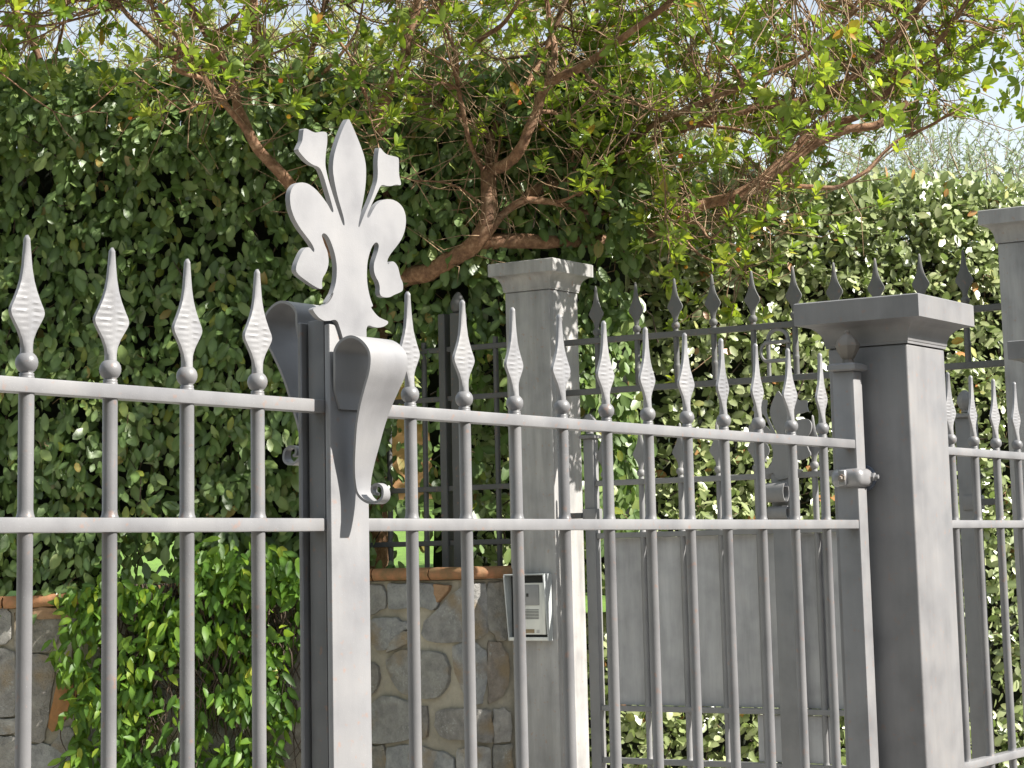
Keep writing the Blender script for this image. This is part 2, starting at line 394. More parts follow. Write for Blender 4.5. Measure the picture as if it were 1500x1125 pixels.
# ---- left gate leaf
gl = thing('gate_leaf', 'left leaf of the grey street gate, four spear topped bars before the hedge', 'gate', (-.9, 0, 0), 'leaves of the grey street gate')
SX = .1854; X1 = 1.0151
rails_x(gl, -.93, .733, (.215, 0, -.698, -1.36))
for i in range(-4, 4): add_bar(gl, (i*SX+.9, 0, Z0), BAR, .215)
bm = bmesh.new(); box(bm, (-.985, -.025, .06), (-.93, .035, Z0+.37), .004, 2); finish('stile', bm, M_post, gl, auto=40)
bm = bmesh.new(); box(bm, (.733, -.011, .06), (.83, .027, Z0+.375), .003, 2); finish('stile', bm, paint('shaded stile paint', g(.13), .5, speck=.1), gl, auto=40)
bm = bmesh.new(); box(bm, (.722, .034, .06), (.80, .043, Z0+.372), .002); finish('rear_strip', bm, M_bar, gl, auto=40)

# ---- right gate leaf
gr = thing('gate_leaf', 'right leaf of the grey street gate with eleven spear topped bars and the fleur-de-lis', 'gate', (3.0, 0, 0), 'leaves of the grey street gate')
rails_x(gr, .842, 3.041, (.215, 0, -.698, -1.36))
for j in range(11): add_bar(gr, (X1+j*SX-3.0, 0, Z0), BAR, .215)
bm = bmesh.new(); box(bm, (.726, -.030, .06), (.840, -.017, Z0+.365), .003, 2); finish('cover_strip', bm, M_post, gr, auto=40)
bm = bmesh.new(); box(bm, (3.040, -.0185, .05), (3.096, .045, Z0+.414), .004, 2); finish('hinge_post', bm, M_post, gr, auto=40)
hp = gr.children[-1]
bm = bmesh.new(); lathe(bm, [(.034, .414), (.042, .418), (.042, .430), (.030, .436)], (3.064, .010, Z0), square=True); finish('post_cap', bm, M_post, gr)
bm = bmesh.new(); lathe(bm, [(.016, .436), (.014, .446), (.019, .452), (.030, .472), (.0335, .484), (.030, .496), (.017, .511), (.0075, .517), (.0075, .523), (.003, .526)], (3.060, .004, Z0), n=8, rot=.39)
finish('finial', bm, M_budd, gr, auto=30)
# hinge clamp round the post, bolt, stub to the pillar
bm = bmesh.new(); box(bm, (3.022, -.036, Z0+.100), (3.112, .058, Z0+.150), .019, 4); box(bm, (3.012, .006, Z0+.104), (3.026, .028, Z0+.146), .003); finish('hinge_clamp', bm, paint('galvanised clamp', g(.27), .4, metal=.3), gr, auto=40)
for (x, y) in ((3.052, -.012),):
    bm = bmesh.new(); lathe(bm, [(.012, 0), (.012, .012), (.007, .013), (.006, .022)], n=6)
    bmesh.ops.rotate(bm, verts=bm.verts, cent=(0, 0, 0), matrix=Matrix.Rotation(math.radians(90), 3, 'X')); bmesh.ops.translate(bm, verts=bm.verts, vec=(3.095, -.032, Z0+.127)); finish('bolt', bm, M_rail, gr, auto=40)
bm = bmesh.new(); lathe(bm, [(.011, 0), (.011, .010), (.006, .011), (.005, .020)], n=6)
bmesh.ops.rotate(bm, verts=bm.verts, cent=(0, 0, 0), matrix=Matrix.Rotation(math.radians(-90), 3, 'Y')); bmesh.ops.translate(bm, verts=bm.verts, vec=(3.017, .016, Z0+.124)); finish('bolt', bm, M_budd, gr, auto=40)
bm = bmesh.new(); lathe(bm, [(.016, 0), (.016, .01), (.036, .012), (.036, .020), (.026, .0215)], n=20)
bmesh.ops.rotate(bm, verts=bm.verts, cent=(0, 0, 0), matrix=Matrix.Rotation(math.radians(90), 3, 'Y')); bmesh.ops.translate(bm, verts=bm.verts, vec=(3.1035, .0, Z0+.125)); finish('hinge_pin', bm, paint('bluish hinge steel', (.13, .15, .2), .35), gr, auto=40)

# ---- fleur-de-lis: a steel plate cut to shape
A = [(490,85),(508,122),(533,180),(557,240),(576,295),(586,350),(586,420),(579,490),(566,560),(554,620),(545,665),(543,684),(550,686),(563,650),(583,600),(610,540),(632,480),(648,430),(651,385),(649,330),(652,285),(658,248),(668,252),(682,272),(700,286),(722,292),(752,299),(766,305),(767,340),(766,380),(770,415),(778,440),(777,456),(752,450),(724,460),(700,459),(680,452),(665,458),(645,500),(622,550),(602,592),(591,622),(594,637),(604,632),(620,600),(640,565),(665,542),(695,531),(730,533),(762,548),(788,575),(803,615),(806,655),(800,700),(785,745),(757,787),(728,822),(706,856),(702,878),(708,892),(716,878),(733,872),(748,882),(762,905),(770,940),(776,965),(788,990),(790,1020),(786,1036),(768,1046),(742,1056),(718,1070),(692,1072),(668,1064),(660,1045),(662,1015),(655,985),(640,960),(630,930),(628,890),(640,850),(652,815),(657,785),(648,769),(634,770),(617,795),(603,835),(593,880),(590,940),(592,990),(600,1040),(612,1085),(626,1120)]
B = [(510,92),(522,112),(545,138),(570,150),(590,158),(589,170),(572,182),(548,188),(522,184),(502,176),(492,184),(484,232)]
Bl = [(384,240),(376,212),(366,180),(358,158),(345,150),(322,156),(295,156),(272,142),(252,118),(244,102),(262,93),(290,88),(315,76),(334,48),(342,20)]
D = [(366,1105),(392,1070),(412,1025),(424,970),(426,900),(417,840),(402,790),(386,750),(368,724),(352,717),(342,728),(346,745),(358,782),(374,818),(381,865),(378,900),(366,935),(348,962),(343,990),(347,1018),(338,1026),(318,1018),(290,1002),(252,975),(218,950),(200,925),(204,892),(220,852),(238,815),(258,796),(276,796),(290,815),(300,824),(303,808),(288,775),(258,735),(222,688),(192,635),(172,575),(167,515),(176,475),(198,448),(230,438),(268,446),(308,475),(345,518),(375,560),(392,592),(401,606),(408,600),(404,580),(390,530),(372,470),(355,410),(338,368),(322,352),(292,342),(262,320),(236,292),(212,262),(222,240),(236,212),(240,175),(244,143),(262,145),(285,158),(312,168),(340,160),(366,162),(373,175),(373,220),(366,270),(362,315),(363,355),(376,415),(398,490),(420,560),(440,620),(456,665),(464,679),(469,672),(464,635),(450,585),(432,525),(414,445),(403,370),(408,300),(425,235),(448,170),(470,118)]
z1 = lambda p: (380+p[0]/3.75, 150+p[1]/3.75); z2 = lambda p: (380+p[0]/3.127, 420+p[1]/3.127)
FLP = [z1(p) for p in A]+[z2(p) for p in B]+[z2(p) for p in Bl]+[z1(p) for p in D]
FL = [on_y(x, y, -.0365) for x, y in FLP]
FL2 = [(p[0], p[2]) for p in FL]
def chaikin(P, it=1):
    for _ in range(it):
        Q = []
        for a, b_ in zip(P, P[1:]+P[:1]):
            a = np.array(a); b_ = np.array(b_)
            if np.linalg.norm(b_-a) < .0015: Q.append(tuple((a+b_)/2)); continue
            Q += [tuple(a*.78+b_*.22), tuple(a*.22+b_*.78)]
        P = Q
    return P
def plate(name, P, y0, y1, mat, parent, axis='Y', bev=.0012):
    P = chaikin(P, 1); bm = bmesh.new()
    mk = (lambda a, z: (a, y0, z)) if axis == 'Y' else (lambda a, z: (y0, a, z))
    vs_ = [bm.verts.new(mk(a, z)) for a, z in P]; f = bm.faces.new(vs_)
    r = bmesh.ops.extrude_face_region(bm, geom=[f]); nv = [v for v in r['geom'] if isinstance(v, bmesh.types.BMVert)]
    bmesh.ops.translate(bm, verts=nv, vec=(0, y1-y0, 0) if axis == 'Y' else (y1-y0, 0, 0))
    bmesh.ops.recalc_face_normals(bm, faces=bm.faces[:])
    bmesh.ops.triangulate(bm, faces=[f for f in bm.faces if len(f.verts) > 4], ngon_method='EAR_CLIP')
    return finish(name, bm, mat, parent, auto=30)
plate('fleur_de_lis', FL2, -.0365, -.0256, M_fleur, gr)

# ---- scrolls: tapering steel ribbon, profile in (Y, Z), width along X
PR = [(489.7,600),(489.7,570),(489.7,540),(489.7,525.5),(490.3,512.7),(498.3,500),(512.7,493),(527,498),(538.3,511),(541.5,525.5),(539.5,545),(533.5,567),(527,592),(522,620),(519.7,650),(518.5,682),(519.7,706),(524,724),(536.7,735),(550.5,735.5),(559.5,728),(559.5,715),(552,709.5),(545,713),(545,721),(550,724)]
WD = [.07,.10,.112,.114,.114,.114,.114,.114,.114,.113,.110,.103,.094,.084,.072,.057,.046,.040,.033,.027,.022,.018,.016,.014,.013,.012]
prof = []
for k, (x, y) in enumerate(PR):
    p = on_x(x, y, .783-WD[k]/2); prof.append((p[1], p[2], WD[k]))
prof = spline([np.array(p) for p in prof], 5)
yb = -.0335; prof[:, 0] = np.minimum(prof[:, 0], yb)
def ribbon(name, pr, xc, th, mat, parent):
    V, Q = [], []; n = len(pr)
    tg = np.gradient(pr[:, :2], axis=0); tg /= np.linalg.norm(tg, axis=1)[:, None]+1e-9
    for i in range(n):
        ny, nz = -tg[i, 1], tg[i, 0]; w = pr[i, 2]/2
        for sx in (-1, 1):
            for s in (-1, 1): V.append((xc+sx*w, pr[i, 0]+s*ny*th/2, pr[i, 1]+s*nz*th/2))
    for i in range(n-1):
        a, b_ = i*4, i*4+4
        for (p, q) in ((0, 1), (1, 3), (3, 2), (2, 0)): Q.append((a+p, a+q, b_+q, b_+p))
    Q.append((0, 2, 3, 1)); e = (n-1)*4; Q.append((e, e+1, e+3, e+2))
    o = wloc(parent); V = [(v[0]-o.x, v[1]-o.y, v[2]-o.z) for v in V]
    me = mesh_from(name, V, Q, mat); bm = bmesh.new(); bm.from_mesh(me); bmesh.ops.recalc_face_normals(bm, faces=bm.faces[:]); bm.to_mesh(me); bm.free()
    for p in me.polygons: p.use_smooth = True
    me.set_sharp_from_angle(angle=math.radians(40)); return put(name, me, parent)
M_scroll = paint('grey scroll paint', g(.22), .42, rust=0, speck=.15)
ribbon('scroll', prof, .783, .0048, M_scroll, gr)
rear = prof.copy(); rear[:, 0] = .014-rear[:, 0]+.0; rear[:, 1] += .078
rear[:, 0] = np.maximum(rear[:, 0], .047)
rear[:, 2] = rear[:, 2]*.98
ribbon('scroll', rear, .790, .0048, M_scroll, gl)

# ---- square pillars
def pillar(name, label, x0, x1, y0, y1, ztop, hslab, hcav, over, mat, group, zb=-.2):
    t = thing(name, label, 'pillar', ((x0+x1)/2, (y0+y1)/2, 0), group)
    cx_, cy_ = (x0+x1)/2, (y0+y1)/2; hx, hy = (x1-x0)/2, (y1-y0)/2
    bm = bmesh.new(); box(bm, (x0, y0, zb), (x1, y1, ztop-hslab-hcav-.001), .006, 3); finish('shaft', bm, mat, t, auto=35)
    bm = bmesh.new(); rings = []
    pr = [(0.004, 0), (.004, .006), (.006, .008)]
    for k in range(7):
        a = k/6*math.pi/2; pr.append((.006+(over*.86-.006)*(1-math.cos(a)), .008+(hcav-.008)*math.sin(a)))
    pr += [(over*.9, hcav+.0005), (over, hcav+.002), (over, hcav+hslab-.003), (over-.004, hcav+hslab)]
    for o_, z in pr: rings.append([bm.verts.new((cx_+sx*(hx+o_), cy_+sy*(hy+o_), ztop-hslab-hcav+z)) for sx, sy in ((-1, -1), (1, -1), (1, 1), (-1, 1))])
    for a, b_ in zip(rings, rings[1:]):
        for i in range(4): bm.faces.new((a[i], a[(i+1) % 4], b_[(i+1) % 4], b_[i]))
    bm.faces.new(rings[0][::-1]); bm.faces.new(rings[-1]); finish('cap', bm, mat, t, auto=35)
    return t
p1 = pillar('gate_pillar', 'dark grey square pillar with moulded cap that the right street gate leaf hinges on', 3.125, 3.389, -.142, .094, Z0+.6125, .0645, .062, .067, M_pillar, 'square pillars along the street fence')
nx = 4.70
p2 = pillar('gate_pillar', 'grey pillar cap just entering at the right edge beyond the last fence bar', nx+.067, nx+.331, -.142, .094, Z0+.622, .0645, .062, .067, M_pillar, 'square pillars along the street fence')
p3 = pillar('gate_pillar', 'weathered pale grey pillar carrying the intercom beside the stone wall', 5.503, 5.734, 2.5, 2.731, Z0+1.2, .058, .068, .052, M_pillar2, 'tall pillars of the inner gate')
p4 = pillar('gate_pillar', 'tall grey pillar behind the fence at the upper right edge, right end of inner gate', 5.503, 5.734, .247, .478, Z0+1.2, .058, .068, .052, M_pillar2, 'tall pillars of the inner gate')

# ---- street fence right of the pillar
sf = thing('street_fence', 'short run of grey spear topped fence between the dark pillar and the right edge', 'fence', (3.4, 0, 0))
rails_x(sf, 3.392, 4.76, (.215, 0, -.698))
for k in range(7): add_bar(sf, (3.6+k*.184+.1545-3.4, 0, Z0), BAR, .215) if k < 6 else None
for x in (3.572,):
    pass
tag(sf, None)
bm = bmesh.new(); box(bm, (3.395, -.12, -.1), (4.76, .12, Z0-1.2), .01); tag(finish('low_wall', bm, M_pave), 'low plinth of the street fence beyond the dark pillar', 'wall')

# ---- inner gate (stands square to the street gate, in the plane X = 5.61)
XG = 5.615; RZ = math.pi/2
def rails_y(parent, y0, y1, zs, mat=M_inner, h=.0115, x=XG, d=.014):
    for z in zs:
        bm = bmesh.new(); box(bm, (x-d, y0, Z0+z-h), (x+d, y1, Z0+z+h), .002); finish('rail', bm, mat, parent, auto=40)
BARi = bar_mesh(M_inner, -1.38, .234, (0.0125, .234, -.703, -.917), n=10)
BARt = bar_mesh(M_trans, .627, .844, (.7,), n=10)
def inner_leaf(label, y_hinge0, y_hinge1, ys, ye0, ye1, s):
    t = thing('inner_gate_leaf', label, 'gate', (XG, y_hinge0, 0), 'leaves of the inner gate')
    lo, hi = min(y_hinge1, ye0), max(y_hinge1, ye0)
    rails_y(t, lo, hi, (.234, .0125, -.703, -.917, -1.36))
    for y in ys: add_bar(t, (0, y-y_hinge0, Z0), BARi, .234, RZ, SPi, BLi)
    bm = bmesh.new(); a, b_ = sorted((y_hinge0, y_hinge1)); box(bm, (XG-.022, a, .04), (XG+.022, b_, Z0+.425), .004, 2); finish('hinge_post', bm, M_inner, t, auto=40)
    yc = (a+b_)/2
    bm = bmesh.new(); lathe(bm, [(.026, .425), (.036, .428), (.036, .438), (.028, .442)], (XG, yc, Z0), square=True); finish('post_cap', bm, M_inner, t)
    bm = bmesh.new(); lathe(bm, [(.018, .445), (.016, .455), (.026, .468), (.034, .488), (.031, .505), (.018, .523), (.008, .532)], (XG-.004, yc, Z0), n=8); finish('finial', bm, M_inner, t, auto=30)
    bm = bmesh.new(); a, b_ = sorted((ye0, ye1)); box(bm, (XG-.02, a, .06), (XG+.03, b_, Z0+.30), .003, 2); finish('stile', bm, M_inner, t, auto=40)
    bm = bmesh.new(); box(bm, (XG+.018, .74 if s < 0 else lo+.02, Z0-.690), (XG+.022, 1.418 if s < 0 else 2.315, Z0+.0005)); finish('sheet_panel', bm, M_sheet, t)
    bm = bmesh.new(); yy = ye0+s*.12; a, b_ = sorted((ye0+s*.004, yy)); box(bm, (XG+.004, a, Z0-.903), (XG+.012, b_, Z0-.717), .002); finish('lock_plate', bm, M_sheet, t)
    return t
lf1 = inner_leaf('left leaf of the inner gate with a grey sheet panel, next to the intercom pillar', 2.407, 2.357, (2.315, 2.137, 1.948, 1.769, 1.594), 1.515, 1.475, 1)
lf2 = inner_leaf('right leaf of the inner gate, mostly behind the dark street pillar', .645, .722, (1.335, 1.150, .965, .790), 1.42, 1.455, -1)
# cover strip, small fleur and lower scrolls on the inner gate's meeting stiles
bm = bmesh.new(); box(bm, (XG-.038, 1.432, .06), (XG-.026, 1.512, Z0+.26), .003, 2); finish('cover_strip', bm, M_inner, lf2, auto=40)
fx = [p[0] for p in FL2]; fz = [p[1] for p in FL2]; fc = .5*(fx[0]+.785); zb_ = min(fz)
sm = [(1.462-(x-.783)*.80, Z0+.215+(z-zb_)*.86) for x, z in FL2]
plate('fleur_de_lis', sm, XG-.044, XG-.034, M_inner, lf2, 'X')
for (ya, zc, rr) in ((1.472, .165, .034), (1.472, .085, .022)):
    th = np.linspace(-.2, 2*math.pi*.86, 22)
    pr = np.stack([-(rr*np.sin(th)*.8)-.0, rr*np.cos(th)*1.1+zc+Z0, np.full(22, .085)], 1)
    # ribbon turned to run along Y: build in X/Y swapped space
    V, Q = [], []; tg = np.gradient(pr[:, :2], axis=0); tg /= np.linalg.norm(tg, axis=1)[:, None]
    for i in range(22):
        for sx in (-1, 1):
            for s_ in (-1, 1): V.append((XG-.045-rr*.8+pr[i, 0]+s_*-tg[i, 1]*.002-lf2.location.x, ya+sx*.042-lf2.location.y, pr[i, 1]+s_*tg[i, 0]*.002))
    for i in range(21):
        a, b_ = i*4, i*4+4
        for (p, q) in ((0, 1), (1, 3), (3, 2), (2, 0)): Q.append((a+p, a+q, b_+q, b_+p))
    Q += [(0, 2, 3, 1), (84, 85, 87, 86)]
    me = mesh_from('scroll', V, Q, M_inner, True); me.set_sharp_from_angle(angle=math.radians(40)); put('scroll', me, lf2)
# hinges of the inner gate
for pp_, yy, sg in ((lf1, 2.407, 1), (lf2, .645, -1)):
    for zz in (.10,):
        bm = bmesh.new(); a, b_ = sorted((yy-sg*.058, yy+sg*.008)); box(bm, (XG-.03, a, Z0+zz-.028), (XG+.03, b_, Z0+zz+.028), .004, 2); finish('hinge_clamp', bm, M_inner, pp_, auto=40)
        bm = bmesh.new(); a, b_ = sorted((yy+sg*.008, yy+sg*.09)); box(bm, (XG-.04, a, Z0+zz-.012), (XG-.015, b_, Z0+zz+.012), .003); finish('hinge_pin', bm, M_dark, pp_, auto=40)
# transom above the inner gate
tr = thing('gate_transom', 'dark grey two rail transom with spear heads above the inner gate, between the pillars', 'transom', (XG, 1.5, Z0+.6))
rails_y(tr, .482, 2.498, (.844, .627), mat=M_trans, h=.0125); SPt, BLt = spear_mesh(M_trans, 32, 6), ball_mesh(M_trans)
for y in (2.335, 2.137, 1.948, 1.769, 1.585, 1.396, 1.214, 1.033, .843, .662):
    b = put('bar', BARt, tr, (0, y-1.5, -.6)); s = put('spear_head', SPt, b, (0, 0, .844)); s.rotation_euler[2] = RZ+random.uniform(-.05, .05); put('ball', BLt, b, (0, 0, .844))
# oval ornament in the transom
vv, qq = [], []
def tube_part(pts, r, name, par, mat, n=8, closed=False):
    V, Q = tube_np(pts, [r]*len(pts), n); Q = Q+[tuple(range(n))[::-1], tuple(range(len(V)-n, len(V)))]
    o = wloc(par); me = mesh_from(name, V-np.array([o.x, o.y, o.z]), Q, mat, True); me.set_sharp_from_angle(angle=math.radians(50)); return put(name, me, par)
arch = [(XG, 1.475+.045*math.cos(a)*1.0, Z0+.785+.045*math.sin(a)) for a in np.linspace(0, math.pi, 14)]
arch = [(XG, 1.52, Z0+.64)]+arch+[(XG, 1.43, Z0+.64)]
tube_part(arch, .009, 'arch_ornament', tr, M_inner)
for z in (.775, .70): tube_part([(XG-.012, 1.53, Z0+z), (XG-.012, 1.415, Z0+z)], .008, 'cross_piece', tr, M_inner)
tube_part([(XG-.012, 1.52+.028*math.sin(a), Z0+.7375+.0375*math.cos(a)) for a in np.linspace(0, math.pi, 12)], .007, 'arch_ornament', tr, M_inner)

# ---- dark railing on the wall, behind the pillar, going on in the same line
bf = thing('garden_railing', 'dark railing on the wall, half hidden by leaves left of the intercom pillar', 'fence', (XG, 3.1, 0))
rails_y(bf, 2.734, 4.3, (.86, .64, .24, .0), mat=M_dark)
BARd = bar_mesh(M_dark, -.15, .90, (0,), n=8)
for y in (2.86, 3.25, 3.45, 3.65, 3.85, 4.05): put('bar', BARd, bf, (0, y-3.1, Z0))
bm = bmesh.new(); box(bm, (XG-.03, 3.03, Z0-.15), (XG+.03, 3.085, Z0+1.02), .003); finish('post', bm, M_dark, bf)
bm = bmesh.new(); box(bm, (XG-.03, 3.115, Z0-.15), (XG+.03, 3.15, Z0+1.02), .003); finish('post', bm, M_dark, bf)
bm = bmesh.new(); lathe(bm, [(.02, 1.02), (.034, 1.04), (.036, 1.07), (.02, 1.10), (.006, 1.115)], (XG, 3.057, Z0), n=10); finish('finial', bm, M_dark, bf, smooth=True)

# ---- intercom on the inner pillar's left face (faces -X)
ic = thing('intercom', 'pale intercom with camera window in a blue-grey hooded box on the inner pillar', 'intercom', (5.50, 2.625, Z0-.28))
def ibox(name, x0, x1, y0, y1, z0_, z1_, mat, par=ic, bev=.002):
    bm = bmesh.new(); box(bm, (x0, y0, Z0+z0_), (x1, y1, Z0+z1_), bev, 2); return finish(name, bm, mat, par, auto=40)
XF = 5.503
ibox('back_box', XF-.012, XF+.0, 2.530, 2.722, -.418, -.150, M_black)
# hood: top, sides flaring upward, bottom sill
bm = bmesh.new()
def prism(bm, P, y0, y1):     # P in (x, z)
    a = [bm.verts.new((x, y0, Z0+z)) for x, z in P]; b_ = [bm.verts.new((x, y1, Z0+z)) for x, z in P]; n = len(P)
    bm.faces.new(a); bm.faces.new(b_[::-1])
    for i in range(n): bm.faces.new((a[i], a[(i+1) % n], b_[(i+1) % n], b_[i]))
side = [(XF-.001, -.420), (XF-.034, -.420), (XF-.066, -.150), (XF-.060, -.140), (XF-.001, -.140)]
prism(bm, side, 2.524, 2.529); finish('hood_side', bm, M_inter_b, ic); bm = bmesh.new(); prism(bm, side, 2.723, 2.728); finish('hood_side', bm, M_inter_b, ic)
bm = bmesh.new(); box(bm, (XF-.062, 2.5292, Z0-.1455), (XF-.0015, 2.7228, Z0-.1398), .0015); finish('hood_top', bm, M_inter_b, ic)
ibox('sill', XF-.036, XF-.0125, 2.5292, 2.7228, -.4195, -.405, M_inter_w)
pn = ibox('panel', XF-.030, XF-.0125, 2.556, 2.700, -.394, -.178, M_inter_w)
wn = ibox('camera_window', XF-.033, XF-.0303, 2.570, 2.686, -.272, -.186, M_inter_g, pn)
for k in range(7): ibox('speaker_slot', XF-.0312, XF-.0303, 2.574, 2.666, -.292-k*.0062, -.2895-k*.0062, M_black, pn, 0)
ibox('name_plate', XF-.0318, XF-.0303, 2.598, 2.664, -.388, -.372, M_brass, pn, .0003)
for k in range(3): ibox('indicator', XF-.0312, XF-.0303, 2.572, 2.587, -.377-k*.005, -.375-k*.005, M_inter_g, pn, 0)
ibox('lens', XF-.0342, XF-.0332, 2.622, 2.634, -.236, -.222, M_black, pn, .0004)
ibox('frame_edge', XF-.034, XF-.0125, 2.540, 2.5555, -.394, -.178, M_inter_w, ic, .001)

# ---------------------------------------------------------------- stone wall
def stone_mat():
    mt, t, b = new_mat('wall stone'); ob = N(t, 'ShaderNodeObjectInfo'); tc = N(t, 'ShaderNodeTexCoord')
    add = N(t, 'ShaderNodeVectorMath', operation='ADD'); sc_ = N(t, 'ShaderNodeVectorMath', operation='SCALE'); sc_.inputs['Scale'].default_value = 37.
    cb = N(t, 'ShaderNodeCombineXYZ'); t.links.new(ob.outputs['Random'], cb.inputs[0]); t.links.new(cb.outputs[0], sc_.inputs[0])
    t.links.new(tc.outputs['Object'], add.inputs[0]); t.links.new(sc_.outputs[0], add.inputs[1])
    base = ramp(t, [(0, (.30, .29, .26)), (.2, (.36, .355, .34)), (.4, (.26, .235, .205)), (.55, (.37, .38, .385)), (.7, (.30, .28, .24)), (.85, (.42, .41, .39)), (1, (.27, .225, .18))], ob.outputs['Random'])
    n1 = N(t, 'ShaderNodeTexNoise', Scale=16., Detail=9., Roughness=.7); n2 = N(t, 'ShaderNodeTexNoise', Scale=5., Detail=4.)
    n3 = N(t, 'ShaderNodeTexNoise', Scale=75., Detail=6., Roughness=.75); n4 = N(t, 'ShaderNodeTexNoise', Scale=8., Detail=3.)
    for n in (n1, n2, n3, n4): t.links.new(add.outputs[0], n.inputs[0])
    r1 = ramp(t, [(.3, (.62, .62, .62)), (.7, (1.35, 1.33, 1.3))], n1.outputs[0])
    c1 = mixc(t, 1., base.outputs[0], r1.outputs[0], 'MULTIPLY')
    r2 = ramp(t, [(.54, (0, 0, 0)), (.66, (.8, .8, .8))], n2.outputs[0]); c2 = mixc(t, r2.outputs[0], c1, (.34, .25, .14))
    r3 = ramp(t, [(.55, (0, 0, 0)), (.60, (1, 1, 1))], n3.outputs[0]); r4 = ramp(t, [(.50, (0, 0, 0)), (.60, (1, 1, 1))], n4.outputs[0])
    mm = N(t, 'ShaderNodeMath', operation='MULTIPLY'); t.links.new(r3.outputs[0], mm.inputs[0]); t.links.new(r4.outputs[0], mm.inputs[1])
    m2 = N(t, 'ShaderNodeMath', operation='MULTIPLY'); t.links.new(mm.outputs[0], m2.inputs[0]); m2.inputs[1].default_value = .75
    c3 = mixc(t, m2.outputs[0], c2, (.5, .5, .47))
    t.links.new(c3, b.inputs['Base Color']); b.inputs['Roughness'].default_value = .85
    ah = N(t, 'ShaderNodeMath', operation='ADD'); t.links.new(n1.outputs[0], ah.inputs[0]); t.links.new(n3.outputs[0], ah.inputs[1])
    bp = N(t, 'ShaderNodeBump', Strength=1., Distance=.022); t.links.new(ah.outputs[0], bp.inputs['Height']); t.links.new(bp.outputs[0], b.inputs['Normal'])
    return mt
M_stone = stone_mat()
M_ochre = rough_mat('ochre stone', (.20, .12, .05), (.38, .17, .06), 18)
M_brick = rough_mat('brown tile', (.22, .13, .07), (.33, .21, .12), 30)
M_mortar = rough_mat('mortar', (.31, .285, .23), (.40, .36, .28), 35, .95, .8)
M_terra = rough_mat('mossy terracotta', (.15, .11, .045), (.42, .18, .085), 14, .8, .5)
sw = thing('stone_wall', 'low rubble stone wall with rounded terracotta coping under the left hedge', 'wall', (5.4, 3.2, 0))
wo = wloc(sw)
def strip(name, prof, mat, u0, u1, du=.06, smooth=False, label=None, jit=0.):
    """sweeps a profile (offset, z-offset from wall_top) along the wall line"""
    us = np.linspace(u0, u1, max(2, int((u1-u0)/du)+1)); V, Q = [], []; n = len(prof)
    for u in us:
        zt = wall_top(u)
        for o_, z in prof:
            p, nn = wall_pt(u, o_); V.append((p[0]-wo.x, p[1]-wo.y, (zt+z if z > -1 else -.1)-wo.z))
    for i in range(len(us)-1):
        for j in range(n): Q.append((i*n+j, (i+1)*n+j, (i+1)*n+(j+1) % n, i*n+(j+1) % n))
    Q.append(tuple(range(n))); Q.append(tuple(range((len(us)-1)*n, len(us)*n))[::-1])
    if jit: V = [(v[0]+random.uniform(-jit, jit), v[1]+random.uniform(-jit, jit), v[2]+random.uniform(-jit, jit)) for v in V]
    me = mesh_from(name, V, Q, mat); bm = bmesh.new(); bm.from_mesh(me); bmesh.ops.recalc_face_normals(bm, faces=bm.faces[:]); bm.to_mesh(me); bm.free()
    if smooth:
        for p in me.polygons: p.use_smooth = True
        me.set_sharp_from_angle(angle=math.radians(45))
    return put(name, me, sw, label=label)
strip('mortar', [(-.32, -2), (-.008, -2), (-.008, -.75), (-.010, -.3), (-.008, -.001), (-.32, -.001)], M_mortar, .0, WLd[-1]-.01)
# coping: rounded terracotta pieces end to end
R_ = .027; cpro = [(-.26, .002), (.004, .002)]+[(.004+R_*math.sin(a), .002+R_-R_*math.cos(a)) for a in np.linspace(.25, math.pi, 9)]+[(-.26, .05)]
uj = wall_hit(633, 840)[0]; edges = [0.0, uj*.5+.03, uj]
while edges[-1] < WLd[-1]-.4: edges.append(edges[-1]+random.uniform(.30, .36))
for a, b_ in zip(edges, edges[1:]): strip('coping_tile', cpro, M_terra, a+.004, b_-.004, .03, True, jit=.0012)

